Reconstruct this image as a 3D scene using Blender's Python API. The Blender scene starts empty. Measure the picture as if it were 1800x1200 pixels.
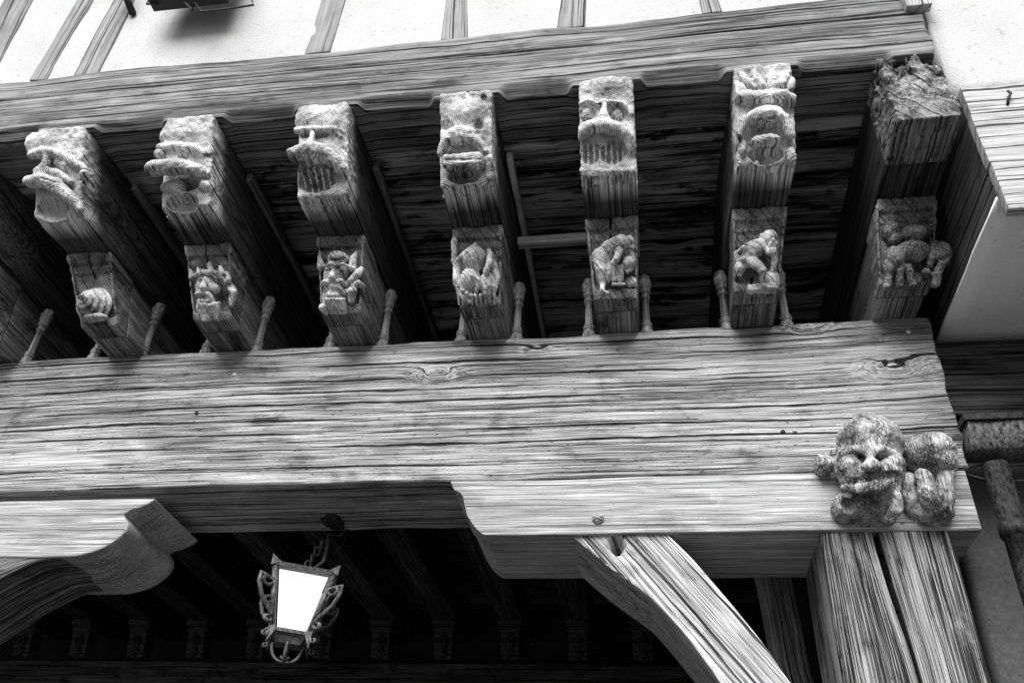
import bpy, math, random
import numpy as np

S = bpy.context.scene
COL = S.collection
random.seed(4)

# ------------------------------------------------------------------ camera
CAMP = np.array([0.0, -3.5, 1.6])
F = 1525.73
YAW, PIT, ROL = -0.17968, 0.62574, 0.05882
cy_, sy_, cp_, sp_ = math.cos(YAW), math.sin(YAW), math.cos(PIT), math.sin(PIT)
fw_ = np.array([sy_*cp_, cy_*cp_, sp_]); r0_ = np.array([cy_, -sy_, 0.0]); u0_ = np.cross(r0_, fw_)
R_ = math.cos(ROL)*r0_ + math.sin(ROL)*u0_
U_ = -math.sin(ROL)*r0_ + math.cos(ROL)*u0_
cam = bpy.data.cameras.new('camera'); camo = bpy.data.objects.new('camera', cam); COL.objects.link(camo)
from mathutils import Matrix, Vector
camo.matrix_world = Matrix(((R_[0], U_[0], -fw_[0], CAMP[0]), (R_[1], U_[1], -fw_[1], CAMP[1]),
                            (R_[2], U_[2], -fw_[2], CAMP[2]), (0, 0, 0, 1)))
cam.sensor_width = 36; cam.lens = F/1800*36; cam.clip_end = 500
S.camera = camo

# ------------------------------------------------------------------ sky, sun, exposure
SUN_EL, SUN_AZ = math.radians(44), math.radians(186)   # azimuth from +Y clockwise: behind the camera, a little left
W = bpy.data.worlds.new('World'); S.world = W; W.use_nodes = True
nt = W.node_tree; nt.nodes.clear()
sky = nt.nodes.new('ShaderNodeTexSky'); sky.sky_type = 'NISHITA'; sky.sun_disc = False
sky.sun_elevation = SUN_EL; sky.sun_rotation = SUN_AZ
bw = nt.nodes.new('ShaderNodeRGBToBW'); bgn = nt.nodes.new('ShaderNodeBackground'); bgn.inputs[1].default_value = 0.05
wo = nt.nodes.new('ShaderNodeOutputWorld')
nt.links.new(sky.outputs[0], bw.inputs[0]); nt.links.new(bw.outputs[0], bgn.inputs[0]); nt.links.new(bgn.outputs[0], wo.inputs[0])
sl = bpy.data.lights.new('sun', 'SUN'); sl.energy = 3.6; sl.angle = math.radians(55); sl.color = (1, 1, 1)
so = bpy.data.objects.new('sun', sl); COL.objects.link(so)
sd = Vector((math.sin(SUN_AZ)*math.cos(SUN_EL), math.cos(SUN_AZ)*math.cos(SUN_EL), math.sin(SUN_EL)))
so.rotation_euler = sd.to_track_quat('Z', 'Y').to_euler()
S.view_settings.view_transform = 'Standard'; S.view_settings.look = 'None'
S.view_settings.exposure = 1.05; S.view_settings.gamma = 1.0

# ------------------------------------------------------------------ measuring helpers (photo pixel -> place in the world)
def ray(px, py):
    return R_*((px-900)/F) - U_*((py-600)/F) + fw_
def at(px, py, Y):
    r = ray(px, py); return CAMP + r*((Y-CAMP[1])/r[1])
def atz(px, py, Z):
    r = ray(px, py); return CAMP + r*((Z-CAMP[2])/r[2])

# ------------------------------------------------------------------ noise
def _h(ix, iy, iz, s):
    n = (ix*374761393 + iy*668265263 + iz*2147483647 + s*1274126177) & 0xffffffff
    n = ((n ^ (n >> 13))*1274126177) & 0xffffffff
    n = ((n ^ (n >> 16))*2246822519) & 0xffffffff
    return ((n ^ (n >> 15)) & 0xffffff)/float(0xffffff)
def vnoise(x, y, z, seed=0):
    fx, fy, fz = np.floor(x), np.floor(y), np.floor(z)
    ix, iy, iz = fx.astype(np.int64), fy.astype(np.int64), fz.astype(np.int64)
    tx, ty, tz = x-fx, y-fy, z-fz
    tx = tx*tx*(3-2*tx); ty = ty*ty*(3-2*ty); tz = tz*tz*(3-2*tz)
    o = 0
    for dx in (0, 1):
        for dy in (0, 1):
            for dz in (0, 1):
                w = (tx if dx else 1-tx)*(ty if dy else 1-ty)*(tz if dz else 1-tz)
                o = o + w*_h(ix+dx, iy+dy, iz+dz, seed)
    return o*2-1
def fbm(x, y, z, seed=0, oct=3):
    a, o = 1.0, 0
    for k in range(oct):
        o = o + a*vnoise(x*2**k, y*2**k, z*2**k, seed+k*17); a *= .5
    return o

# ------------------------------------------------------------------ materials
def mat(name):
    m = bpy.data.materials.new(name); m.use_nodes = True
    n = m.node_tree; b = n.nodes['Principled BSDF']; b.inputs['Specular IOR Level'].default_value = .25
    return m, n, b
class NB:
    def __init__(s, n): s.n = n
    def val(s, sock, v):
        if isinstance(v, bpy.types.NodeSocket): s.n.links.new(v, sock)
        elif v is not None: sock.default_value = v
    def m(s, op, a, b=None, c=None, clamp=False):
        k = s.n.nodes.new('ShaderNodeMath'); k.operation = op; k.use_clamp = clamp
        s.val(k.inputs[0], a); s.val(k.inputs[1], b); s.val(k.inputs[2], c); return k.outputs[0]
    def v(s, op, a, b=None):
        k = s.n.nodes.new('ShaderNodeVectorMath'); k.operation = op
        s.val(k.inputs[0], a); s.val(k.inputs[1], b); return k.outputs[0]
    def noise(s, vec, detail=2, scale=1.0, rough=.5):
        k = s.n.nodes.new('ShaderNodeTexNoise'); k.inputs['Scale'].default_value = scale
        k.inputs['Detail'].default_value = detail; k.inputs['Roughness'].default_value = rough
        s.val(k.inputs['Vector'], vec); return k.outputs[0]
    def n_noise(s, vec):
        k = s.n.nodes.new('ShaderNodeTexNoise'); k.inputs['Scale'].default_value = 1; k.inputs['Detail'].default_value = 2
        s.val(k.inputs['Vector'], vec); return k.outputs['Color']
    def mr(s, v, a, b, c, d, smooth=False):
        k = s.n.nodes.new('ShaderNodeMapRange'); k.clamp = True
        if smooth: k.interpolation_type = 'SMOOTHSTEP'
        s.val(k.inputs[0], v)
        for i, q in enumerate((a, b, c, d)): s.val(k.inputs[i+1], q)
        return k.outputs[0]
    def bump(s, h, strength, dist):
        k = s.n.nodes.new('ShaderNodeBump'); k.inputs['Strength'].default_value = strength
        k.inputs['Distance'].default_value = dist; s.val(k.inputs['Height'], h); return k.outputs[0]
def grey(n, sock, v):
    k = n.nodes.new('ShaderNodeCombineColor')
    for i in range(3): n.links.new(v, k.inputs[i])
    n.links.new(k.outputs[0], sock)

def wood(name, lo, hi, sp=.011, ring=.5, fine=.5, mid=.8, blot=.6, crack=1.0, bump=1.0, crackle=0.0, cscale=10.0, fresh_shade=None, gdir=None):
    """weathered oak: growth rings round the pith, drawn fibres, drying checks; 'gc' = place in the timber.
    fresh=(lo, hi): dark tone of unweathered wood, also standing for shade, 'wx' = mix from it to the rain-bleached tone"""
    m, n, b = mat(name); q = NB(n)
    a = n.nodes.new('ShaderNodeAttribute'); a.attribute_name = 'gc'; g = a.outputs['Vector']
    w1 = n.nodes.new('ShaderNodeTexNoise'); w1.inputs['Scale'].default_value = 1.0; w1.inputs['Detail'].default_value = 2
    n.links.new(q.v('MULTIPLY', g, (.45, 4, 4)), w1.inputs['Vector'])
    wv = q.v('MULTIPLY', q.v('SUBTRACT', w1.outputs['Color'], (.5, .5, .5)), (0, .014, .014))
    gw = q.v('ADD', g, wv)
    s = n.nodes.new('ShaderNodeSeparateXYZ'); n.links.new(gw, s.inputs[0])
    r = q.m('SQRT', q.m('ADD', q.m('MULTIPLY', s.outputs[1], s.outputs[1]), q.m('MULTIPLY', s.outputs[2], s.outputs[2])))
    cr = n.nodes.new('ShaderNodeCombineXYZ'); n.links.new(q.m('MULTIPLY', r, 30), cr.inputs[0])
    rj = q.noise(cr.outputs[0], 1)
    ph = q.m('MULTIPLY_ADD', rj, 3.5, q.m('MULTIPLY', r, 2*math.pi/sp))
    rg = q.m('POWER', q.m('MULTIPLY_ADD', q.m('SINE', ph), .5, .5), .7)
    rmask = q.mr(q.noise(q.v('MULTIPLY', g, (9, 13, 13)), 2), .35, .65, .1, 1)
    fb = q.noise(q.v('MULTIPLY', gw, (3, 240, 240)), 3)
    f2 = q.noise(q.v('MULTIPLY', gw, (1.1, 112, 112)), 4, rough=.68)
    bl = q.noise(q.v('MULTIPLY', g, (1.0, 8, 8)), 4, rough=.55)
    pt = q.noise(q.v('MULTIPLY', g, (40, 120, 120)), 2)
    cm = q.noise(q.v('MULTIPLY', g, (1.0, 8, 8)), 2)
    gj = q.v('ADD', gw, q.v('MULTIPLY', q.v('SUBTRACT', q.n_noise(q.v('MULTIPLY', g, (6, 30, 30))), (.5, .5, .5)), (0, .010, .010)))
    sj = n.nodes.new('ShaderNodeSeparateXYZ'); n.links.new(gj, sj.inputs[0])
    u = q.m('MULTIPLY_ADD', sj.outputs[1], 1.37, sj.outputs[2])
    def cracks(sp_, w, seed, thr):
        """long drying checks: one wandering line per strip of width sp_, opening and closing along the grain"""
        wz = q.noise(q.v('MULTIPLY', g, (.55, 3, 3)), 1)
        c_ = q.m('ADD', q.m('DIVIDE', u, sp_), q.m('MULTIPLY_ADD', wz, .030/sp_*1.6, seed))
        k_ = q.m('FLOOR', c_); fr = q.m('SUBTRACT', q.m('SUBTRACT', c_, k_), .5)
        wn = n.nodes.new('ShaderNodeTexWhiteNoise'); wn.noise_dimensions = '1D'; n.links.new(k_, wn.inputs['W'])
        d_ = q.m('MULTIPLY', q.m('ABSOLUTE', q.m('SUBTRACT', fr, q.m('MULTIPLY_ADD', wn.outputs['Value'], .7, -.35))), sp_)
        cx_ = n.nodes.new('ShaderNodeCombineXYZ'); n.links.new(q.m('MULTIPLY', sj.outputs[0], .9), cx_.inputs[0]); n.links.new(q.m('MULTIPLY', k_, 7.31), cx_.inputs[1])
        pr = q.mr(q.noise(cx_.outputs[0], 2), thr, thr+.16, 0, 1)
        return q.m('MULTIPLY', q.mr(q.m('DIVIDE', d_, q.m('MULTIPLY_ADD', pr, w, .0006)), .45, 1.0, 1, 0, True), q.mr(pr, .0, .25, 0, crack))
    ck = cracks(.085, .0066, .37, .40)
    ck = q.m('MAXIMUM', ck, q.m('MULTIPLY', cracks(.030, .0034, 5.11, .49), .85))
    if gdir:
        ge = n.nodes.new('ShaderNodeNewGeometry'); dt = n.nodes.new('ShaderNodeVectorMath'); dt.operation = 'DOT_PRODUCT'
        n.links.new(ge.outputs['Normal'], dt.inputs[0]); dt.inputs[1].default_value = gdir
        eg = q.mr(q.m('ABSOLUTE', dt.outputs['Value']), .5, .85, 1, .35)
        f2 = q.m('MULTIPLY_ADD', q.m('SUBTRACT', f2, .5), eg, .5); fb = q.m('MULTIPLY_ADD', q.m('SUBTRACT', fb, .5), eg, .5)
        ck = q.m('MULTIPLY', ck, q.mr(q.m('ABSOLUTE', dt.outputs['Value']), .35, .7, 1, .12))
    if crackle > 0:
        vo = n.nodes.new('ShaderNodeTexVoronoi'); vo.feature = 'DISTANCE_TO_EDGE'; vo.inputs['Scale'].default_value = 1
        n.links.new(q.v('ADD', q.v('MULTIPLY', g, (80, 60, 110)), q.v('MULTIPLY', w1.outputs['Color'], (9, 9, 9))), vo.inputs['Vector'])
        vm = q.noise(q.v('MULTIPLY', g, (9, 9, 9)), 2)
        ck = q.m('MAXIMUM', ck, q.m('MULTIPLY', q.mr(vo.outputs['Distance'], .02, .09, 1, 0, True), q.mr(vm, .48, .58, 0, crackle)))
    md = q.mr(q.noise(q.v('MULTIPLY', g, (2.2, 6, 6)), 3, rough=.6), .34, .66, .30, 1.25, True)
    f3 = q.noise(q.v('MULTIPLY', gw, (5, 260, 260)), 2)
    t = q.m('MULTIPLY_ADD', q.m('MULTIPLY', q.m('SUBTRACT', f2, .5), md), 2.1*mid, .54)
    t = q.m('MULTIPLY_ADD', q.m('SUBTRACT', f3, .5), .9*mid, t)
    st = q.noise(q.v('MULTIPLY', g, (4.5, 9, 9)), 5, rough=.65)
    t = q.m('SUBTRACT', t, q.mr(st, .53, .70, 0, .42*blot, True))
    t = q.m('ADD', t, q.mr(st, .42, .28, 0, .40*blot, True))
    t = q.m('MULTIPLY_ADD', q.m('SUBTRACT', fb, .5), 2.4*fine, t)
    t = q.m('MULTIPLY_ADD', q.m('MULTIPLY', q.m('SUBTRACT', rg, .55), rmask), ring*1.2, t)
    t = q.m('MULTIPLY_ADD', q.m('SUBTRACT', bl, .5), 2.0*blot, t)
    t = q.m('SUBTRACT', t, q.mr(pt, .66, .74, 0, .5))
    t = q.m('MULTIPLY', t, 1.0, clamp=True)
    t = q.m('POWER', t, 1.3)
    if fresh_shade:
        wa = n.nodes.new('ShaderNodeAttribute'); wa.attribute_name = 'wx_shade'; wx_shade = wa.outputs['Fac']
        wx_shade = q.m('ADD', wx_shade, q.m('MULTIPLY', q.m('MULTIPLY', q.m('SUBTRACT', bl, .5), 1.6), q.m('MULTIPLY', wx_shade, q.m('MULTIPLY_ADD', wx_shade, -4, 4))), clamp=True)
        lo = q.m('MULTIPLY_ADD', wx_shade, lo-fresh_shade[0], fresh_shade[0]); hi = q.m('MULTIPLY_ADD', wx_shade, hi-fresh_shade[1], fresh_shade[1])
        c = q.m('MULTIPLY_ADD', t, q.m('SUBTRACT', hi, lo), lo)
    else:
        c = q.m('MULTIPLY_ADD', t, hi-lo, lo)
    c = q.m('MULTIPLY', c, q.m('MULTIPLY_ADD', ck, -.95, 1))
    grey(n, b.inputs['Base Color'], c)
    b.inputs['Roughness'].default_value = .85
    h = q.m('MULTIPLY_ADD', q.m('SUBTRACT', f2, .5), .7*mid, q.m('MULTIPLY', q.m('MULTIPLY', rg, rmask), .34*ring))
    h = q.m('MULTIPLY_ADD', fb, .35*fine, h)
    h = q.m('MULTIPLY_ADD', ck, -1.6, h)
    n.links.new(q.bump(h, .9, .0075*bump), b.inputs['Normal'])
    return m
M = {}
M['beam'] = wood('wood_beam_front', .03, .58, .017, .06, .9, .85, .65, gdir=(1, 0, 0))
M['sill'] = wood('wood_sill', .025, .34, .014, .08, .9, .9, .7, gdir=(1, 0, 0))
M['joist'] = wood('wood_joist', .015, .28, .012, .25, .6, 1.0, .8)
M['carve'] = wood('wood_joist_bleach_shade', .10, 1.0, .009, .55, .8, .8, .7, .9, 1.3, fresh_shade=(.004, .11), gdir=(0, 1, 0))  # bleached ends; the dark tone also paints in shade under and along the joists
M['corbel'] = wood('wood_corbel', .015, .36, .011, .3, .6, .9, .8, .5, 1.0)
M['figure'] = wood('wood_figure', .09, .88, .010, .25, .35, .6, .9, .5, .6)
M['turned'] = wood('wood_turned', .04, .46, .010, .2, .4, .7, .9, .4, .6)
M['crackle'] = wood('wood_crackled', .05, .66, .013, .2, .5, .6, .9, .3, .8, .75)
M['beast'] = wood('wood_crackled_dark', .03, .40, .013, .25, .5, .6, 1.0, .2, 1.0, .9)
M['rot'] = wood('wood_rotten', .015, .42, .014, .2, .9, 1.0, 1.2, .9, 1.2)
M['post'] = wood('wood_post', .015, .36, .014, .05, 1.3, 1.0, 1.0, .9, 1.2, fresh_shade=(.003, .012), gdir=(0, 0, 1))  # dark tone is for the split: dirt and painted-in shade
M['brace'] = wood('wood_brace', .05, .70, .014, .08, .9, 1.0, .55, .9, gdir=(1, 0, 0))
M['bolster'] = wood('wood_bolster', .14, .60, .014, .05, .9, .6, .5, .35, gdir=(1, 0, 0))
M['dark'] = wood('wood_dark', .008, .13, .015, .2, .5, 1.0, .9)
M['inner_dark'] = wood('wood_inner_shade', .004, .06, .015, .2, .5, 1.0, .8)  # darkness of the gallery put into the wood colour
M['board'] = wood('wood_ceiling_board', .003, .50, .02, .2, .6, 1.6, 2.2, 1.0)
M['stud'] = wood('wood_limewashed', .14, .38, .02, .1, .4, .7, .6, .9)
M['fascia'] = wood('wood_fascia', .20, .64, .016, .08, .7, 1.0, .4, .9)

def plaster(name, c, var, bs=1.0, sc=1.0):
    m, n, b = mat(name); q = NB(n)
    tc = n.nodes.new('ShaderNodeTexCoord'); o = tc.outputs['Object']
    a = q.noise(q.v('MULTIPLY', o, (90*sc, 90*sc, 90*sc)), 4, rough=.65)
    d = q.noise(q.v('MULTIPLY', o, (3, 3, 3)), 4, rough=.6)
    pit = q.mr(q.noise(q.v('MULTIPLY', o, (38*sc, 38*sc, 38*sc)), 2), .27, .35, .35, 1)
    vo = n.nodes.new('ShaderNodeTexVoronoi'); vo.feature = 'DISTANCE_TO_EDGE'; vo.inputs['Scale'].default_value = 1.6
    n.links.new(q.v('ADD', o, q.v('MULTIPLY', q.n_noise(q.v('MULTIPLY', o, (4, 4, 4))), (.5, .5, .5))), vo.inputs['Vector'])
    pit = q.m('MULTIPLY', pit, q.m('MULTIPLY_ADD', q.mr(vo.outputs['Distance'], .002, .006, 1, 0), -.2, 1))
    v = q.m('ADD', c, q.m('MULTIPLY', q.m('ADD', q.m('SUBTRACT', a, .5), q.m('SUBTRACT', d, .5)), var))
    grey(n, b.inputs['Base Color'], q.m('MULTIPLY', v, q.m('MULTIPLY_ADD', pit, .3, .7)))
    b.inputs['Roughness'].default_value = .9
    n.links.new(q.bump(q.m('ADD', a, q.m('MULTIPLY', pit, .4)), .7*bs, .012), b.inputs['Normal'])
    return m
M['plaster'] = plaster('plaster_white', .51, .26)
M['plaster_grey'] = plaster('plaster_grey', .86, .16, .4, .5)
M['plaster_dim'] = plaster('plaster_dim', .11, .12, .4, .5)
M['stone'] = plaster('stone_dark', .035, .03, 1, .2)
M['paving'] = plaster('paving', .075, .06, 1, .1)
def metal(name, c, rough=.55, rust=.5, met=.6):
    m, n, b = mat(name); q = NB(n)
    tc = n.nodes.new('ShaderNodeTexCoord'); o = tc.outputs['Object']
    a = q.noise(q.v('MULTIPLY', o, (70, 70, 32)), 5, rough=.7)
    v = q.m('MULTIPLY', q.mr(a, .35, .70, 1-rust, 1+rust), c)
    grey(n, b.inputs['Base Color'], v); b.inputs['Metallic'].default_value = met
    b.inputs['Roughness'].default_value = rough
    n.links.new(q.bump(a, .6, .004), b.inputs['Normal'])
    return m
M['iron'] = metal('iron_painted', .13, .5, .7, .3)
M['iron_black'] = metal('iron_black', .03, .5, .5, .3)
M['peel'] = metal('zinc_peeling', .13, .6, .98, .1)
M['zinc'] = metal('zinc_pipe', .032, .6, .97, .2)
m_, n_, b_ = mat('opal_glass'); b_.inputs['Base Color'].default_value = (.85, .85, .85, 1); b_.inputs['Roughness'].default_value = .15
b_.inputs['Emission Color'].default_value = (1, 1, 1, 1); b_.inputs['Emission Strength'].default_value = .2
M['opal'] = m_

# ------------------------------------------------------------------ object helpers
def tag(o, label=None, cat=None, group=None, kind=None):
    if label: o['label'] = label
    if cat: o['category'] = cat
    if group: o['group'] = group
    if kind: o['kind'] = kind
    return o
def mesh_obj(name, V, Fc, material, parent=None, gc=None, smooth=True):
    me = bpy.data.meshes.new(name)
    me.from_pydata([tuple(v) for v in np.asarray(V).tolist()], [], [tuple(f) for f in (Fc.tolist() if hasattr(Fc, 'tolist') else Fc)])
    if smooth: me.shade_smooth()
    if gc is not None:
        at_ = me.attributes.new('gc', 'FLOAT_VECTOR', 'POINT'); at_.data.foreach_set('vector', np.asarray(gc, dtype=np.float32).ravel())
    me.materials.append(material); me.validate(); me.update()
    o = bpy.data.objects.new(name, me); COL.objects.link(o)
    if parent: o.parent = parent
    return o
def bleach_shade(o):
    """the cut ends are rain-bleached: strongest on the end grain, fading to a dark that paints shade on undersides and flanks"""
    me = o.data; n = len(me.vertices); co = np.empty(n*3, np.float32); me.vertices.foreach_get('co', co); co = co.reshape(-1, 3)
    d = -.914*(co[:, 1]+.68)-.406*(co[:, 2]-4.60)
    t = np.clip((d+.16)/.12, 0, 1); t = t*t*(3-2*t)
    me.attributes.new('wx_shade', 'FLOAT', 'POINT').data.foreach_set('value', t.astype(np.float32))
def empty(name, loc):
    o = bpy.data.objects.new(name, None); COL.objects.link(o); o.location = loc; o.empty_display_size = .1
    return o
def keep(o, parent):
    """parent without moving: geometry is in world coordinates"""
    o.parent = parent; o.matrix_parent_inverse = parent.matrix_basis.inverted()
    return o

def spaced(L, n, r):
    """n cells over L, with extra lines by the rounded edges"""
    a = list(np.linspace(r, L-r, max(n, 1)+1))
    return np.array([0, r*.35] + a + [L-r*.35, L])
def box_grid(xs, ys, zs):
    nx, ny, nz = len(xs), len(ys), len(zs)
    ids = -np.ones((nx, ny, nz), dtype=np.int64)
    I, J, K = np.meshgrid(np.arange(nx), np.arange(ny), np.arange(nz), indexing='ij')
    surf = (I == 0) | (I == nx-1) | (J == 0) | (J == ny-1) | (K == 0) | (K == nz-1)
    ids[surf] = np.arange(surf.sum())
    V = np.stack([xs[I[surf]], ys[J[surf]], zs[K[surf]]], 1)
    Fs = []
    def add(a, flip):
        q = np.stack([a[:-1, :-1], a[1:, :-1], a[1:, 1:], a[:-1, 1:]], -1).reshape(-1, 4)
        Fs.append(q[:, ::-1] if flip else q)
    add(ids[0], True); add(ids[-1], False)
    add(ids[:, 0], False); add(ids[:, -1], True)
    add(ids[:, :, 0], True); add(ids[:, :, -1], False)
    return V, np.concatenate(Fs)

def timber(name, origin, axes, size, material, seg=.05, segc=.03, r=.012, wob=.006, seed=0, pith=None, warp=None,
           gwarp=None, dent=None, parent=None, edge=.6, smooth=True, sharp=False):
    """one piece of timber: l runs along the grain, a and b across it; worn edges, slight waves"""
    L, A, B = size
    V, Fc = box_grid(spaced(L, int(L/seg), r), spaced(A, int(A/segc), r), spaced(B, int(B/segc), r))
    P = V.copy()
    # rounded, worn edges
    wear = r*(1+edge*np.clip(fbm(P[:, 0]*3+seed*7, P[:, 1]*2, P[:, 2]*2, seed+3, 2), -.8, 1.4))
    wr = np.minimum(wear, min(A, B)*.45)[:, None]
    lo = np.minimum(wr, np.array([[L, A, B]])*.5); hi = np.array([[L, A, B]])-lo
    if sharp: lo[:, 0] = 0; hi[:, 0] = L
    c = np.clip(P, lo, hi); d = P-c; nd = np.linalg.norm(d, axis=1, keepdims=True)
    corner = (np.abs(d) > 1e-9).sum(1) > 1
    P = np.where(corner[:, None], c+d/np.maximum(nd, 1e-9)*np.minimum(nd, wr), P)
    gc = P.copy()
    off = np.stack([0*P[:, 0], fbm(P[:, 0]*1.1+seed*3.1, P[:, 1]*2, P[:, 2]*2+5, seed, 3), fbm(P[:, 0]*1.1+9+seed*1.7, P[:, 1]*2+3, P[:, 2]*2, seed+9, 3)], 1)
    P = P+off*wob
    P[:, 1] += fbm(P[:, 0]*2.5, P[:, 1]*14+seed, P[:, 2]*14, seed+21, 2)*wob*.35*((V[:, 1] < 1e-9) | (V[:, 1] > A-1e-9))
    P[:, 2] += fbm(P[:, 0]*2.5, P[:, 1]*14, P[:, 2]*14+seed, seed+22, 2)*wob*.35*((V[:, 2] < 1e-9) | (V[:, 2] > B-1e-9))
    if gwarp: gc = gwarp(gc)
    if dent is not None: P = dent(P, V)
    if warp: P = warp(P)
    pa, pb = pith if pith else (A*.5, B*.5)
    gc = gc-np.array([-seed*3.713, pa, pb])
    ax = np.array(axes, float)
    Wd = np.array(origin)+P@ax
    if np.linalg.det(ax) < 0: Fc = Fc[:, ::-1]
    return mesh_obj(name, Wd, Fc, material, parent, gc, smooth)
XYZ = ((1, 0, 0), (0, 1, 0), (0, 0, 1))       # l along X
YXZ = ((0, 1, 0), (1, 0, 0), (0, 0, 1))       # l along Y
ZXY = ((0, 0, 1), (1, 0, 0), (0, 1, 0))       # l along Z

# ------------------------------------------------------------------ signed-distance carving
def surface_nets(f, org, h):
    nx, ny, nz = f.shape
    s = f < 0
    cnt = np.zeros((nx-1, ny-1, nz-1)); acc = np.zeros((nx-1, ny-1, nz-1, 3))
    cells = lambda a, i, j, k: a[i:nx-1+i, j:ny-1+j, k:nz-1+k]
    for ax in range(3):
        for p in (0, 1):
            for q_ in (0, 1):
                o0 = [0, 0, 0]; oth = [a for a in range(3) if a != ax]; o0[oth[0]] = p; o0[oth[1]] = q_
                o1 = list(o0); o1[ax] = 1
                f0, f1 = cells(f, *o0), cells(f, *o1)
                cr = (f0 < 0) != (f1 < 0)
                t = np.where(cr, f0/np.where(cr, f0-f1, 1), 0)
                cnt += cr
                for k in range(3):
                    acc[..., k] += cr*(o0[k] if k != ax else t)
    act = cnt > 0
    idx = -np.ones(act.shape, dtype=np.int64); idx[act] = np.arange(act.sum())
    I = np.argwhere(act)
    V = np.array(org)+(I+acc[act]/cnt[act][:, None])*h
    Fs = []
    for ax in range(3):
        o = [a for a in range(3) if a != ax]
        sl0 = [slice(None)]*3; sl1 = [slice(None)]*3
        sl0[ax] = slice(0, -1); sl1[ax] = slice(1, None)
        for a in o: sl0[a] = slice(1, -1); sl1[a] = slice(1, -1)
        c0, c1 = s[tuple(sl0)], s[tuple(sl1)]
        E = np.argwhere(c0 != c1)
        if not len(E): continue
        inside = c0[tuple(E.T)]
        base = E.copy(); base[:, o[0]] += 1; base[:, o[1]] += 1
        qd = []
        for da, db in ((0, 0), (1, 0), (1, 1), (0, 1)):
            k = base.copy(); k[:, o[0]] -= 1-da; k[:, o[1]] -= 1-db
            qd.append(idx[tuple(k.T)])
        qd = np.stack(qd, 1)
        fl = inside if ax != 1 else ~inside
        qd[~fl] = qd[~fl][:, ::-1]
        Fs.append(qd)
    return V, np.concatenate(Fs)
KS = .62       # how softly carved shapes run into each other
class Carve:
    """a solid on a grid; add and cut rounded shapes, in the local frame (x, d outward, s up the face)"""
    def __init__(s, lo, hi, h):
        s.h = h; s.lo = np.array(lo, float)
        n = [int((hi[i]-lo[i])/h)+2 for i in range(3)]
        g = [lo[i]+h*np.arange(n[i]) for i in range(3)]
        s.X, s.D, s.T = np.meshgrid(*g, indexing='ij')
        s.f = np.full(s.X.shape, 1.0)
    def _mix(s, g, k, cut):
        k = k*KS
        f = s.f
        if cut:
            if k <= 0: s.f = np.maximum(f, -g); return
            h = np.clip(.5-.5*(f+g)/k, 0, 1); s.f = f*(1-h)+(-g)*h+k*h*(1-h)
        else:
            if k <= 0: s.f = np.minimum(f, g); return
            h = np.clip(.5+.5*(g-f)/k, 0, 1); s.f = g*(1-h)+f*h-k*h*(1-h)
    def ell(s, c, r, k=.015, cut=False, rot=0.0, lean=0.0):
        x, d, t = s.X-c[0], s.D-c[1], s.T-c[2]
        if rot: cs, sn = math.cos(rot), math.sin(rot); x, t = cs*x+sn*t, -sn*x+cs*t
        if lean: cs, sn = math.cos(lean), math.sin(lean); d, t = cs*d+sn*t, -sn*d+cs*t
        if not hasattr(r, '__len__'): r = (r, r, r)
        k0 = np.sqrt((x/r[0])**2+(d/r[1])**2+(t/r[2])**2)
        k1 = np.sqrt((x/r[0]**2)**2+(d/r[1]**2)**2+(t/r[2]**2)**2)
        s._mix(k0*(k0-1)/np.maximum(k1, 1e-6), k, cut)
    def tube(s, pts, rs, k=.012, cut=False):
        pts = [np.array(p, float) for p in pts]
        if not hasattr(rs, '__len__'): rs = [rs]*len(pts)
        g = None
        for a, b, ra, rb in zip(pts[:-1], pts[1:], rs[:-1], rs[1:]):
            e = b-a; L2 = max(float(e@e), 1e-9)
            t = np.clip(((s.X-a[0])*e[0]+(s.D-a[1])*e[1]+(s.T-a[2])*e[2])/L2, 0, 1)
            q = np.sqrt((s.X-a[0]-e[0]*t)**2+(s.D-a[1]-e[1]*t)**2+(s.T-a[2]-e[2]*t)**2)-(ra+(rb-ra)*t)
            g = q if g is None else np.minimum(g, q)
        s._mix(g, k, cut)
    def box(s, c, hs, r=.005, k=.004, cut=False):
        qx, qd, qt = np.abs(s.X-c[0])-hs[0]+r, np.abs(s.D-c[1])-hs[1]+r, np.abs(s.T-c[2])-hs[2]+r
        g = np.sqrt(np.maximum(qx, 0)**2+np.maximum(qd, 0)**2+np.maximum(qt, 0)**2)+np.minimum(np.maximum(qx, np.maximum(qd, qt)), 0)-r
        s._mix(g, k, cut)
    def rough(s, amp, sc, seed=0, oct=2):
        s.f = s.f+amp*fbm(s.X*sc+seed*3.3, s.D*sc, s.T*sc, seed, oct)
    def mesh(s):
        f = s.f.copy()
        for ax in range(3):
            for e in (0, -1):
                sl = [slice(None)]*3; sl[ax] = e; f[tuple(sl)] = np.maximum(f[tuple(sl)], s.h*.5)
        return surface_nets(f, s.lo, s.h)
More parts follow.
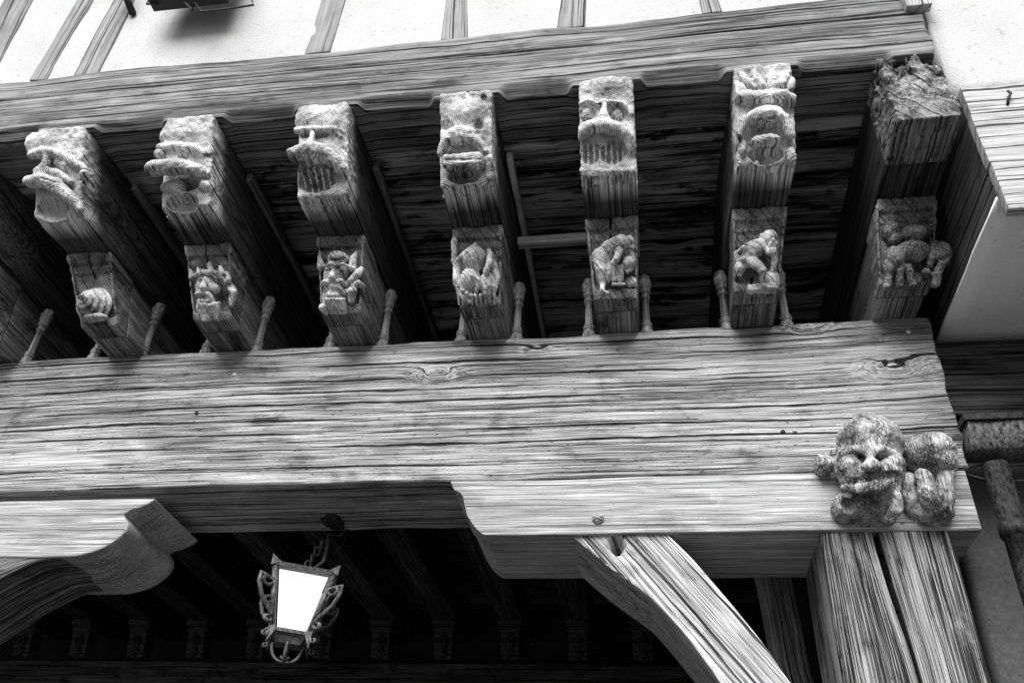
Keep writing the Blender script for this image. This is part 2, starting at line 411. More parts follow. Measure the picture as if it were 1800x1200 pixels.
class Frame:
    """leaning face: P0 on the (Y, Z) line of its foot, P1 its top; local (x, d, s)"""
    def __init__(s, P0, P1, k=1.0):
        s.k = k; s.P0 = np.array(P0); t = np.array(P1)-s.P0; s.len = np.linalg.norm(t); s.t = t/s.len
        s.n = np.array([-s.t[1], s.t[0]])           # outward (towards -Y)
        if s.n[0] > 0: s.n = -s.n
    def px(s, px, py, d=0.0):
        r = ray(px, py); o = CAMP
        nn = np.array([0, s.n[0], s.n[1]])
        t = (d*s.k-(nn@(o-np.array([0, *s.P0]))))/(nn@r)
        P = o+r*t
        return np.array([P[0], d, (P[1:]-s.P0)@s.t])
    def yz(s, D, T):
        D = D*s.k; return s.P0[0]+s.n[0]*D+s.t[0]*T, s.P0[1]+s.n[1]*D+s.t[1]*T
    def world(s, V):
        y, z = s.yz(V[:, 1], V[:, 2]); return np.stack([V[:, 0], y, z], 1)
class Pix:
    """pixel of one zoomed crop of the photo -> local point on a leaning face"""
    def __init__(s, fr, ox, oy, z, dx=0.0): s.fr, s.ox, s.oy, s.z, s.dx = fr, ox, oy, z, dx
    def __call__(s, cx, cy, d=0.0): return s.fr.px(s.ox+cx/s.z, s.oy+cy/s.z, d)

# ================================================================== THE BUILDING
ZT = 4.197      # top of the main beam
ZJ = 4.60       # underside of the joists
ZS = 5.05       # top of the joists / underside of the sill
KN = [(at(768, 655, 0)[0], at(768, 655, 0)[2], .06), (at(942, 612, 0)[0], at(942, 612, 0)[2], .035), (at(1420, 572, 0)[0], at(1420, 572, 0)[2], .05), (at(1572, 645, 0)[0], at(1572, 645, 0)[2], .07)]  # knots on the beam
def beam_grain(x0, z0):
    def w(g):
        o = g.copy(); X, Z = g[:, 0]+x0, g[:, 2]+z0
        o[:, 2] += .012*np.sin(X*1.3+.4)+.02*vnoise(X*.7, Z*.8, X*0, 5)
        for kx, kz, kr in KN:
            dx, dz = (X-kx)/(kr*1.7), (Z-kz)/(kr*.8)
            e = np.exp(-(dx*dx+dz*dz))
            o[:, 2] -= (Z-kz)*e*.7
            o[:, 1] += kr*.75*e
            o[:, 0] += kr*2*e*dx
        return o
    return w
def beam_dent(x0, z0, cracks):
    def d(P, V):
        front = V[:, 1] < 1e-9
        X, Z = P[:, 0]+x0, P[:, 2]+z0
        for kx, kz, kr in KN:
            P[:, 1] -= np.where(front, .014*np.exp(-(((X-kx)/(kr*.5))**2+((Z-kz)/(kr*.4))**2)), 0)
        # the top arris is worn wavy
        top = np.clip((P[:, 2]-.72)/.08, 0, 1)
        P[:, 2] -= top*np.clip(fbm(X*2.2, X*0, X*0+3, 31, 3), -.2, 1)*.013
        P[:, 1] += np.where(front, top*top*.012, 0)
        end = np.clip((P[:, 0]-(5.0+1.36-.04))/.04, 0, 1)
        P[:, 0] -= end*(.012+.014*fbm(Z*9, Z*0, P[:, 1]*4, 12, 3))
        return P
    return d
mb = timber('main_beam', (-5.0, 0, 3.40), XYZ, (6.365, .53, ZT-3.40), M['beam'], .022, .02, .012, .006, 1, (.42, .30),
            gwarp=beam_grain(-5.0, 3.40), dent=beam_dent(-5.0, 3.40, None))
tag(mb, 'huge weathered grey oak beam with long drying cracks running under the row of carved joists', 'beam')

# bolster on the post, with its scrolled left end
def bolster_warp(prof, L, right=False):
    zs, xs = zip(*prof)
    def w(P):
        o = np.interp(P[:, 2], zs, xs)
        P = P.copy()
        if right: P[:, 0] = P[:, 0]*(L-o)/L
        else: P[:, 0] = o+P[:, 0]*(L-o)/L
        return P
    return w
prof = [(0, .20), (.01, .175), (.03, .15), (.06, .125), (.10, .10), (.15, .085), (.185, .075), (.20, .072), (.212, .055), (.225, .03), (.24, .022), (.29, 0)]
b1 = timber('bolster', (-.89, -.014, 3.12), XYZ, (2.215, .51, .268), M['bolster'], .03, .018, .008, .004, 2, (.3, .5), warp=bolster_warp(prof, 2.215))
tag(b1, 'pale oak bolster with scroll-cut left end, lying on the big cracked post', 'bolster')
pg = bpy.data.objects
V_, F_ = box_grid(np.linspace(-1, 1, 7), np.linspace(-1, 1, 7), np.linspace(-1, 1, 7))
def blob(c, r, name, material, parent, seed=0, rough=.15):
    V = V_/np.linalg.norm(V_, axis=1, keepdims=True)
    V = V*(1+rough*fbm(V[:, 0]*2+seed, V[:, 1]*2, V[:, 2]*2, seed)[:, None])
    W = np.array(c)+V*np.array(r)
    return mesh_obj(name, W, F_, material, parent, gc=W+seed)
p_ = at(1051, 912, -.012)
blob((p_[0], -.012, p_[2]), (.028, .02, .024), 'peg', M['brace'], b1, 3)

for k_, (a_, b_) in enumerate(((1397, 757), (1086, 612), (1597, 582), (412, 658), (345, 725), (1376, 758))):
    q_ = at(a_, b_, -.004); blob((q_[0], .0, q_[2]), (.011, .009, .011), 'peg', M['figure'] if k_ < 4 else M['iron_black'], mb, 3+k_)
# left bolster with its bulbous right end
profL = [(0, .31), (.02, .225), (.05, .16), (.09, .115), (.13, .095), (.165, .10), (.19, .12), (.205, .14), (.22, .135), (.235, .09), (.25, .045), (.27, .01), (.29, 0)]
b2 = timber('bolster', (-4.9, -.004, 3.052), XYZ, (2.58, .50, .29), M['bolster'], .03, .018, .01, .005, 7, (.2, .45), warp=bolster_warp(profL, 2.58, True))
tag(b2, 'pale oak bolster with bulging rounded right end, at the left edge of the photo', 'bolster')

# ---- braces
def bez(p0, p1, p2, t): return ((1-t)**2)[:, None]*p0+(2*t*(1-t))[:, None]*p1+(t*t)[:, None]*p2
def brace(name, low, up, y0, dep, seed, material):
    """low / up: lists of (x, z) along its lower and upper edge"""
    low, up = np.array(low), np.array(up)
    def curve(c, t):
        s = np.linspace(0, 1, len(c)); return np.stack([np.interp(t, s, c[:, 0]), np.interp(t, s, c[:, 1])], 1)
    n = 60; tt = np.linspace(0, 1, n)
    k = np.hanning(9); k /= k.sum()
    def sm(c):
        q = curve(c, tt); e = np.pad(q, ((4, 4), (0, 0)), mode='reflect', reflect_type='odd')
        return np.stack([np.convolve(e[:, i], k, 'valid') for i in (0, 1)], 1)
    lo_, up_ = sm(low), sm(up)
    L = float(np.linalg.norm(np.diff(lo_, axis=0), axis=1).sum()); B = .26
    def w(P):
        t = np.clip(P[:, 0]/L, 0, 1); u = P[:, 2]/B
        a = np.stack([np.interp(t, tt, lo_[:, i]) for i in (0, 1)], 1); b = np.stack([np.interp(t, tt, up_[:, i]) for i in (0, 1)], 1)
        q = a+(b-a)*u[:, None]
        return np.stack([q[:, 0], P[:, 1]+y0, q[:, 1]], 1)
    return L, B, w
px0 = lambda x, y: tuple(at(x, y, .004)[[0, 2]])
low = [px0(997, 934), px0(1070, 997), px0(1147, 1050), px0(1200, 1110), px0(1270, 1200), (.33, 2.30), (.52, 1.95), (.70, 1.72)]
up = [(px0(1165, 929)), px0(1222, 985), px0(1290, 1065), px0(1340, 1125), px0(1392, 1200), (.62, 2.34), (.70, 2.18), (.72, 2.02)]
L, B, wf = brace('b', low, up, .004, .46, 5, None)
hole = at(1085, 968, 0)
def brace_dent(P, V):
    return P
def bw_(P):
    Q = wf(P)
    fr = P[:, 1] < .02
    e = np.exp(-(((Q[:, 0]-hole[0])/.035)**2+((Q[:, 2]-hole[2]-.03)/.05)**2))
    Q[:, 1] += np.where(fr, .16*np.clip((e-.45)*6, 0, 1), 0)
    e2 = np.exp(-(((Q[:, 0]-hole[0]-.05)/.05)**2+((Q[:, 2]-hole[2]+.05)/.05)**2))
    Q[:, 1] -= np.where(fr, .012*e2*(1+fbm(Q[:, 0]*30, Q[:, 2]*30, Q[:, 0]*0, 2)), 0)
    return Q
def chord(g):
    Q = wf(g); return np.stack([.63*Q[:, 0]-.777*(Q[:, 2]-3), g[:, 1], .777*Q[:, 0]+.63*(Q[:, 2]-3)+1.0], 1)
br = timber('curved_brace', (0, 0, 0), XYZ, (L, .46, B), M['brace'], .016, .012, .008, .006, 11, (.25, .35), warp=bw_, gwarp=chord)
tag(br, 'pale curved oak brace rising to the scrolled bolster, with a broken mortise at its head', 'brace')
low = [(-2.60, 3.06), (-2.82, 3.04), (-3.0, 2.94), (-3.2, 2.78), (-3.4, 2.58), (-3.6, 2.33), (-3.9, 1.9)]
up = [(-2.84, 3.07), (-2.98, 3.062), (-3.2, 3.05), (-3.5, 2.9), (-3.7, 2.7), (-3.9, 2.5), (-4.0, 2.3)]
L2, B2, wf2 = brace('b', low, up, .004, .44, 6, None)
br2 = timber('curved_brace', (0, 0, 0), XYZ, (L2, .44, B2), M['joist'], .03, .025, .01, .005, 13, (.25, .35), warp=wf2)
tag(br2, 'dark curved brace under the bulging bolster in the lower left corner', 'brace')

# ---- the post with its long splits
CRACK_SHADE = [None]
def post_dent(P, V):
    zin = P[:, 2].copy()
    z = P[:, 0]; x = V[:, 1].copy(); front = V[:, 2] < 1e-9; A = .512
    h = 3.13-z                       # distance below the head; columns of the mesh follow the split as it drifts right
    cx = np.interp(h, [0, .25, .5, .75, 1.2], [.215, .232, .258, .275, .30])
    P[:, 1] = np.where(P[:, 1] < .25, P[:, 1]*cx/.25, A-(A-P[:, 1])*(A-cx)/(A-.25))
    w = np.interp(h, [0, .1, .3, .45, .7, 1.3], [.015, .017, .014, .009, .0065, .008])
    a_ = np.abs(x-.25)
    P[:, 1] += np.sign(x-.25)*(w-.0105)*np.where(a_ < .0105, a_/.0105, np.exp(-np.maximum(a_-.0105, 0)/.06))
    P[:, 2] += np.where(front & (a_ < .0105), np.where(a_ < .0050, .24, .006), 0)
    for c0, ww, dp, h0, h1 in ((.40, .006, .012, .15, 1.5), (.12, .006, .010, .2, 1.5)):
        k = np.clip(1-np.abs(x-c0)/ww, 0, 1)*np.clip((h-h0)/.06, 0, 1)*np.clip((h1-h)/.1, 0, 1)
        P[:, 2] += np.where(front, dp*np.clip(k*2, 0, 1), 0)
    CRACK_SHADE[0] = np.where(front & (a_ < .0105), 0, np.clip(1-(P[:, 2]-zin-.004)/.01, 0, 1))  # split coloured near-black: dirt plus the shade of its depth
    ch = np.clip((.048-x)/.048, 0, 1)*np.clip((h-.005)/.06, 0, 1)          # chamfered left arris
    P[:, 2] += np.where(V[:, 2] < .02, ch*.05, 0)
    return P
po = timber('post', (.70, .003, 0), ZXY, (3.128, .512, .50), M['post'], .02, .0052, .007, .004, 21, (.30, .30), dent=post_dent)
po.data.attributes.new('wx_shade', 'FLOAT', 'POINT').data.foreach_set('value', CRACK_SHADE[0].astype(np.float32))
tag(po, 'massive weathered oak post split by a wide black crack, lower right', 'post')
po2 = timber('post', (-4.75, .003, 0), ZXY, (3.05, .5, .5), M['joist'], .1, .05, .01, .005, 22)
tag(po2, 'matching oak post at the far left outside the photo', 'post')

# ---- sill of the upper wall (lower timber + upper plate)
TIPS = [(-3.56, -3.66), (-2.885, -2.93), (-2.20, -2.215), (-1.485, -1.50), (-.772, -.78), (-.107, -.10), (.592, .625), (1.262, 1.262)]
def sill_dent(P, V):
    # stopped chamfers on the lower front arris, between the joists
    X = P[:, 0]-5.2
    m = np.zeros(len(X))
    for a, b in zip(TIPS[:-1], TIPS[1:]):
        x0, x1 = a[1]+.16, b[1]-.16
        if b[1] > 1.2: x1 = b[1]-.05
        m = np.maximum(m, np.clip((X-x0)/.035, 0, 1)*np.clip((x1-X)/.035, 0, 1))
    m = m*m*(3-2*m)
    fr = V[:, 1] < .05
    k = np.clip((.06-P[:, 2])/.06, 0, 1)
    P[:, 1] += np.where(fr, m*k*.06*np.clip(1-V[:, 1]/.06, 0, 1), 0)
    P[:, 2] += np.where(V[:, 2] < 1e-9, m*.01, 0)
    end = np.clip((P[:, 0]-(5.2+1.40-.05))/.05, 0, 1)
    P[:, 0] -= end*(.02*fbm(P[:, 2]*12, P[:, 1]*5, P[:, 0]*0, 8, 3)+.01)
    return P
si = timber('sill_beam', (-5.2, -.848, ZS), XYZ, (6.61, .32, .315), M['sill'], .0125, .014, .010, .005, 3, (.30, .12), dent=sill_dent)
tag(si, 'weathered grey sill beam with stopped chamfers resting on the carved joist ends', 'beam')
def plate_warp(P):
    P = P.copy(); X = P[:, 0]-5.2
    P[:, 2] += np.clip((P[:, 2]-.05)/.1, 0, 1)*(.012*fbm(X*2.1, X*0, X*0, 77, 3))
    return P
sp_t = timber('sill_plate', (-5.2, -.845, ZS+.329), XYZ, (6.585, .30, .166), M['sill'], .03, .02, .008, .005, 4, (.20, -.05), warp=plate_warp)
tag(sp_t, 'upper grey timber plate above the dark open joint, at the foot of the white plaster', 'beam')

# ---- upper plaster wall with its studs
def plain_box(name, lo, hi, material, parent=None, seg=None, rough=0.0, seed=0, bev=0.0):
    lo, hi = np.array(lo, float), np.array(hi, float); L = hi-lo
    n = [max(1, int(L[i]/seg)) if seg else 1 for i in range(3)]
    V, Fc = box_grid(*[np.linspace(0, L[i], n[i]+1) for i in range(3)])
    V = V+lo
    if rough: V = V+rough*np.stack([fbm(V[:, 0]*4, V[:, 1]*4, V[:, 2]*4+k*9, seed+k, 3) for k in range(3)], 1)
    return mesh_obj(name, V, Fc, material, parent, gc=V+seed*2.1, smooth=bool(seg))
wall = plain_box('plaster_wall', (-5.2, -.822, 5.50), (1.385, -.60, 8.0), M['plaster'], seg=.06, rough=.006, seed=3)
tag(wall, 'white roughcast plaster wall of the upper storey between the limewashed studs', 'wall')
def stud(px_l, px_r, top_l, top_r, label, seed):
    """four pixels: foot left/right, head left/right, on the wall face"""
    a, b, c, d = [at(*p, -.83) for p in (px_l, px_r, top_l, top_r)]
    z0, z1 = 5.552, 7.9
    lx = lambda p, q, z: p[0]+(q[0]-p[0])*(z-p[2])/(q[2]-p[2])
    wbot, wtop = (lx(a, c, z0), lx(b, d, z0)), (lx(a, c, z1), lx(b, d, z1))
    if abs(wtop[0]-wbot[0]) > .9: wtop = (wbot[0]+.9*np.sign(wtop[0]-wbot[0]), wbot[1]+.9*np.sign(wtop[0]-wbot[0]))
    Wd = .14; H = z1-z0
    def w(P):
        t = P[:, 0]/H; Q = P.copy()
        l = wbot[0]+(wtop[0]-wbot[0])*t; r = wbot[1]+(wtop[1]-wbot[1])*t
        Q[:, 1] = l+(r-l)*P[:, 1]/Wd; return Q
    o = timber('wall_stud', (0, -.833, z0), ZXY, (H, Wd, .05), M['stud'], .04, .03, .008, .006, seed, (.07, .2), warp=w)
    tag(o, label, 'stud', 'limewashed studs in the upper wall')
stud((-70, 145), (-20, 145), (5, 0), (55, 0), 'limewashed timber stud just showing in the top left corner', 31)
stud((55, 140), (80, 142), (137, 0), (162, 0), 'limewashed stud leaning right, left of the iron bracket', 32)
stud((128, 141), (168, 140), (200, 0), (236, 0), 'limewashed stud whose top meets the small iron bracket', 33)
stud((533, 97), (580, 90), (563, 0), (607, 0), 'smooth limewashed stud to the right of the hanging iron sign', 34)
stud((774, 70), (822, 64), (783, 0), (821, 0), 'cracked limewashed stud above the snouted fourth carved head', 35)
stud((981, 48), (1030, 42), (988, 0), (1032, 0), 'pale limewashed stud above the frowning moustached head', 36)
stud((1234, 22), (1269, 19), (1230, 0), (1262, 0), 'short visible limewashed stud above the curly maned head', 37)
# broken end of a corner stud at the top right end of the sill
p = at(1612, 10, -.86)
cs = timber('corner_stud', (p[0]-.05, -.885, p[2]-.03), ZXY, (2.2, .11, .05), M['fascia'], .04, .02, .01, .008, 38)
tag(cs, 'ragged foot of the corner stud at the right end of the sill', 'stud')

# ---- unseen slab added to keep sky light out of the gallery, and ceiling boards
fl = plain_box('hidden_slab', (-9.5, -.55, 5.16), (1.40, 6.7, 5.36), M['inner_dark']); tag(fl, kind='structure')
yy = -.52; k = 0
while yy < 6.4:
    w_ = random.uniform(.16, .30) if yy < 1 else .5
    dz = (random.uniform(.0, .02)+(.04 if k % 2 else 0)) if yy < 1 else 0.06
    def bwp(P, k=k):
        P = P.copy(); X = P[:, 0]
        P[:, 2] += .012*fbm(X*1.5+k*3, X*0, P[:, 1]*3, k, 3)*np.clip(1-P[:, 2]/.04, 0, 1)
        e = (P[:, 1] < .02)
        P[:, 1] += np.where(e, .02*np.clip(fbm(X*5, X*0, X*0+k, k+4, 4), 0, 2), 0)
        P[:, 2] += np.where(e, .01*fbm(X*8, X*0, X*0+k, k+8, 3), 0)
        return P
    near = yy < 1.2
    cb = timber('ceiling_board', (-9.4, yy, ZS+.004+dz), XYZ, (10.78, w_-.006, .045), M['board'] if near else M['inner_dark'], .03 if near else .3, .03, .006, .006, 50+k, (.1, .2), warp=bwp if near else None)
    tag(cb, 'dark ragged ceiling board running lengthwise above the joists', 'board', 'ceiling boards above the joists')
    yy += w_; k += 1

# ---- joists with carved heads
FH = Frame((-.68, ZJ), (-.88, ZS), 1.2)      # relief deepened by k
HW = .1295
def joist_base(c, xa, xb, seed, vmax=.0):
    """solid of the joist's end in the head frame"""
    Yw, Zw = FH.yz(c.D, c.T)
    xc = xa+(xb-xa)*np.clip((-.41-Yw)/.47, -.5, 1.2)
    g = np.maximum(np.abs(c.X-xc)-HW+.012, np.maximum(Zw-ZS+.012, ZJ+.012-Zw))
    g = np.maximum(g, c.D+.012)
    qx = np.maximum(np.abs(c.X-xc)-HW+.014, 0); qz = np.maximum(np.maximum(Zw-ZS+.014, ZJ+.014-Zw), 0); qd = np.maximum(c.D-vmax+.014, 0)
    ins = np.minimum(np.maximum(np.maximum(np.abs(c.X-xc)-HW+.014, np.maximum(Zw-ZS+.014, ZJ+.014-Zw)), c.D-vmax+.014), 0)
    c.f = np.sqrt(qx*qx+qz*qz+qd*qd)+ins-.014
    c.xc = xc
def finish_head(c, root, i, xa, xb, seed, pith, material, name='carved_head', rough=.0035):
    Yw, Zw = FH.yz(c.D, c.T)
    if i >= 3: c.f = np.maximum(c.f, c.X-c.xc-HW-.004); c.f = np.maximum(c.f, c.xc-c.X-HW-(.014 if i == 3 else .004))
    c.rough(rough, 38, seed, 3)
    c.f = np.maximum(c.f, Yw+.604)                       # cut behind, where the plain timber begins
    c.f = np.maximum(c.f, Zw-ZS-.002)
    V, Fc = c.mesh(); Wd = FH.world(V)
    gc = np.stack([Wd[:, 1]+seed*3.7, Wd[:, 0]-(xa+pith[0]), Wd[:, 2]-(ZJ+pith[1])], 1)
    o = mesh_obj(name, Wd, Fc, material, None, gc); o.parent = root; bleach_shade(o)
    return o
def joist(i, xa, xb, label, seed, y0=-.612, material=None):
    sl_ = (xb-xa)/.47
    pith = PITH[i] if i < len(PITH) else (0, .2)
    def w(P):
        Q = P.copy(); Y = P[:, 0]+y0
        Q[:, 1] += xa-.13+np.where(Y < -.2, sl_*np.minimum((-.41-Y), .5), sl_*(-.21)) ; return Q
    o = timber('jetty_joist', (0, y0, ZJ), YXZ, (6.6-y0, .26, ZS-ZJ-.002), material or M['carve'], .05, .03, .009, .003, seed, (.13+pith[0], pith[1]), warp=w, sharp=True)
    # same ring pattern as the carved end
    me = o.data; n = len(me.vertices); co = np.empty(n*3, np.float32); me.vertices.foreach_get('co', co); co = co.reshape(-1, 3)
    gc = np.stack([co[:, 1]+seed*3.7, co[:, 0]-(xa+pith[0]), co[:, 2]-(ZJ+pith[1])], 1).astype(np.float32)
    me.attributes['gc'].data.foreach_set('vector', gc.ravel())
    bleach_shade(o)
    tag(o, label, 'joist', 'jetty joists over the main beam')
    return o
PITH = [(0, .2), (-.02, .20), (-.05, .16), (-.06, .26), (.01, .33), (-.05, .16), (.03, .12), (.05, .2)]
JL = ['jetty joist cut off by the left edge of the photo',
      'jetty joist ending in a scowling head with a broad moustache, leftmost full one',
      'jetty joist ending in a head with a long duck-like snout',
      'jetty joist ending in a hook-nosed head with a huge drooping upper lip',
      'jetty joist ending in an animal head with open square mouth and nostrils',
      'jetty joist ending in a frowning head with open fringed mouth',
      'jetty joist ending in a curly maned lion-like head',
      'end joist with a rotted broken tip, beside the white neighbouring soffit']
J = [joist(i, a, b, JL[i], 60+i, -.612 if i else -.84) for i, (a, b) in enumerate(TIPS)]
def head_grid(i): 
    a, b = TIPS[i]
    c = Carve((b-.185, -.30, -.13), (b+.185, .13, .52), .0038)
    joist_base(c, a, b, i); return c
T = lambda P, pts: [P(*p) for p in pts]

# head 1: scowling, moustache
P = Pix(FH, 20, 200, 6); c = head_grid(1)
c.ell(P(330, 330, -.02), (.12, .05, .07), .03)
c.tube(T(P, [(215, 440, .0), (330, 400, .02), (480, 420, .02), (640, 500, .015), (800, 600, .0)]), [.02, .028, .026, .022, .014], .018)
c.ell(P(265, 500, .0), (.035, .035, .028), .012, True)
c.tube(T(P, [(470, 470, .012), (600, 540, .012), (730, 600, .008), (850, 610, 0)]), [.010, .013, .013, .010], .006, True)
c.ell(P(560, 540, -.005), (.06, .035, .035), .02, rot=-.5)
c.tube(T(P, [(390, 420, .02), (360, 520, .035), (300, 640, .045)]), [.016, .020, .026], .014)
c.tube(T(P, [(300, 620, .03), (480, 640, .02), (620, 720, .015)]), [.03, .03, .02], .02)
c.ell(P(790, 650, .012), (.026, .035, .026), .008)
c.tube(T(P, [(700, 620, .005), (740, 680, .01), (800, 700, .005)]), .006, .004, True)
c.tube(T(P, [(190, 720, .03), (330, 700, .045), (480, 760, .04), (620, 880, .03), (720, 1000, .015)]), [.03, .036, .036, .032, .022], .012)
c.tube(T(P, [(330, 680, .075), (480, 730, .075), (640, 860, .06), (760, 900, .04)]), .006, .005, True)
c.ell(P(430, 1000, .0), (.09, .06, .065), .012, True)
c.tube(T(P, [(770, 700, .0), (850, 660, -.01), (1000, 820, -.03)]), .008, .006, True)
finish_head(c, J[1], 1, *TIPS[1], 61, PITH[1], M['carve'])

# head 2: long flat snout
P = Pix(FH, 240, 190, 6); c = head_grid(2)
c.ell(P(480, 300, -.03), (.12, .05, .08), .03)
c.tube(T(P, [(250, 420, .0), (400, 400, .008), (560, 410, .01), (700, 480, .0)]), [.02, .018, .02, .02], .02)
c.ell(P(500, 510, .0), (.032, .03, .018), .012, True)
c.ell(P(245, 490, .012), (.026, .03, .026), .008)
c.tube(T(P, [(160, 640, .07), (300, 620, .06), (470, 620, .05), (640, 660, .03), (740, 700, .01)]), [.034, .038, .038, .034, .02], .016)
c.box(P(205, 640, .062), (.040, .03, .032), .012, .008)
c.box(P(400, 640, .05), (.070, .035, .024), .012, .014)
for k in range(5):
    c.tube(T(P, [(180+k*75, 625, .095), (215+k*80, 700, .08)]), .005, .004, True)
c.ell(P(430, 795, .025), (.11, .08, .036), .005, True)
c.ell(P(400, 840, -.012), (.07, .04, .04), .008)
c.tube(T(P, [(395, 770, .03), (395, 930, .03)]), .007, .004, True)
c.ell(P(740, 830, -.01), (.035, .04, .035), .012)
c.tube(T(P, [(720, 480, -.005), (830, 570, -.005), (850, 680, -.005), (790, 740, 0)]), .007, .006, True)
c.tube(T(P, [(700, 600, .015), (720, 760, .01)]), .008, .005, True)
c.ell(P(480, 1000, .0), (.085, .06, .05), .01, True)
finish_head(c, J[2], 2, *TIPS[2], 62, PITH[2], M['carve'])

# head 3: hooked nose, enormous lip
P = Pix(FH, 490, 170, 6); c = head_grid(3)
c.ell(P(360, 260, -.03), (.11, .05, .07), .03)
c.tube(T(P, [(170, 360, .0), (300, 345, .012), (450, 345, .012), (590, 340, .008), (650, 420, 0)]), [.014, .016, .016, .014, .012], .012)
c.ell(P(285, 400, .0), (.03, .032, .016), .008, True); c.ell(P(450, 410, .0), (.038, .032, .017), .008, True)
c.tube(T(P, [(360, 370, .01), (350, 440, .03), (335, 520, .045)]), [.010, .015, .026], .01)
c.tube(T(P, [(150, 610, .045), (330, 560, .055), (470, 590, .05), (600, 690, .035), (690, 800, .015)]), [.034, .042, .042, .036, .024], .02)
c.tube(T(P, [(430, 450, .02), (560, 520, .015), (660, 620, .01), (710, 700, .0)]), [.007, .010, .009, .007], .006, True)
c.ell(P(360, 640, .03), (.10, .05, .045), .02)
c.ell(P(380, 880, .015), (.10, .075, .06), .010, True)
for k in range(6):
    c.tube(T(P, [(240+k*70, 740+k*8, .03), (300+k*65, 1010, -.02)]), [.007, .004], .005)
c.tube(T(P, [(620, 330, .0), (690, 420, .0), (690, 540, .0), (740, 640, .0)]), .007, .006, True)
c.tube(T(P, [(720, 690, .0), (800, 800, -.02), (900, 960, -.05)]), .006, .005, True)
finish_head(c, J[3], 3, *TIPS[3], 63, PITH[3], M['carve'])

# head 4: animal with nostrils and square jaw
P = Pix(FH, 720, 140, 6); c = head_grid(4)
c.ell(P(600, 350, -.02), (.11, .04, .07), .03)
c.ell(P(780, 185, .005), (.018, .02, .02), .006, True)
c.ell(P(380, 480, .0), (.04, .03, .026), .012, True); c.ell(P(730, 470, .005), (.025, .03, .026), .010, True)
c.tube(T(P, [(690, 400, .01), (770, 460, .008), (830, 560, .005), (890, 720, .0)]), [.006, .007, .007, .006], .005, True)
c.ell(P(540, 590, .03), (.075, .05, .045), .02)
c.tube(T(P, [(330, 770, .035), (390, 640, .04), (540, 600, .045), (700, 640, .04), (800, 760, .03)]), [.02, .024, .026, .025, .018], .012)
c.ell(P(465, 645, .070), (.017, .026, .017), .004, True); c.ell(P(590, 640, .070), (.017, .026, .017), .004, True)
c.ell(P(560, 760, .03), (.080, .06, .020), .005, True)
c.box(P(570, 870, .035), (.096, .035, .034), .018, .008)
c.tube(T(P, [(370, 845, .07), (770, 840, .068)]), .005, .004, True)
c.ell(P(570, 1010, .01), (.082, .07, .04), .008, True)
c.tube(T(P, [(845, 840, .02), (850, 1050, -.005)]), [.022, .018], .01)
c.tube(T(P, [(565, 130, .0), (600, 270, .0)]), .005, .004, True)
c.ell(P(815, 790, .03), (.014, .02, .012), .004, True)
finish_head(c, J[4], 4, *TIPS[4], 64, PITH[4], M['carve'])

# head 5: frowning, fringed mouth
P = Pix(FH, 970, 120, 6); c = head_grid(5)
c.ell(P(570, 220, -.03), (.12, .045, .06), .03)
for x_, r_ in ((375, .045), (700, .050)):
    c.ell(P(x_, 480, .004), (r_, .030, .045), .016, True)
    c.ell(P(x_-5, 500, -.020), (.028, .022, .032), .014)
c.tube(T(P, [(290, 380, .0), (380, 340, .005), (480, 370, .01), (640, 350, .01), (760, 380, .005), (840, 480, 0)]), .010, .012)
c.tube(T(P, [(545, 340, .01), (555, 430, .022), (545, 520, .034)]), [.010, .014, .026], .012)
c.ell(P(500, 520, .03), (.016, .02, .012), .008); c.ell(P(585, 540, .03), (.016, .02, .012), .008)
c.tube(T(P, [(285, 700, .03), (400, 620, .035), (545, 600, .04), (690, 640, .035), (800, 740, .025), (850, 900, .0)]), [.03, .032, .034, .032, .026, .018], .012)
c.ell(P(400, 880, .02), (.055, .06, .06), .010, True); c.ell(P(640, 870, .02), (.065, .06, .065), .010, True)
for k in range(8):
    x_ = 320+k*62
    c.tube(T(P, [(x_, 800, .0), (x_+8, 1070, -.02)]), [.005, .008], .005)
c.tube(T(P, [(410, 655, .07), (500, 760, .06), (530, 920, .03), (560, 1120, .01)]), .006, .004, True)
c.tube(T(P, [(270, 1090, -.008), (870, 1085, -.008)]), .012, .008)
finish_head(c, J[5], 5, *TIPS[5], 65, PITH[5], M['carve'])

# head 6: curly mane
P = Pix(FH, 1230, 100, 6); c = head_grid(6)
for a, b, r_ in (((410, 160), (560, 330), .020), ((560, 170), (650, 320), .026), ((770, 200), (790, 310), .030), ((930, 170), (870, 300), .022), ((985, 230), (950, 340), .02), ((390, 290), (450, 350), .02)):
    c.tube(T(P, [(*a, -.012), ((a[0]+b[0])/2, (a[1]+b[1])/2, .012), (*b, .02)]), [r_*.7, r_, r_*.95], .004)
c.ell(P(790, 225, .02), .022, .004)
c.tube(T(P, [(400, 420, .0), (560, 440, .012), (740, 420, .02), (880, 430, .012), (985, 470, .0)]), [.036, .034, .032, .034, .030], .012)
c.tube(T(P, [(420, 530, .012), (600, 540, .02), (740, 515, .03), (880, 535, .02), (1010, 560, .005)]), .011, .008, True)
c.ell(P(700, 640, .03), (.085, .05, .05), .02)
c.tube(T(P, [(420, 830, .025), (470, 690, .035), (600, 600, .045), (760, 595, .045), (900, 660, .035), (960, 830, .025)]), [.020, .024, .026, .026, .024, .02], .008)
c.tube(T(P, [(510, 830, .05), (540, 720, .06), (640, 660, .06), (790, 655, .06), (880, 720, .055), (920, 830, .045)]), .007, .005, True)
c.ell(P(710, 800, .05), (.068, .045, .045), .008, True)
c.box(P(710, 850, .03), (.075, .04, .008), .003, .003, True)
c.ell(P(690, 900, .0), (.07, .05, .03), .008)
c.ell(P(700, 1020, .01), (.080, .075, .046), .006, True)
c.ell(P(960, 1060, .0), (.024, .035, .045), .01)
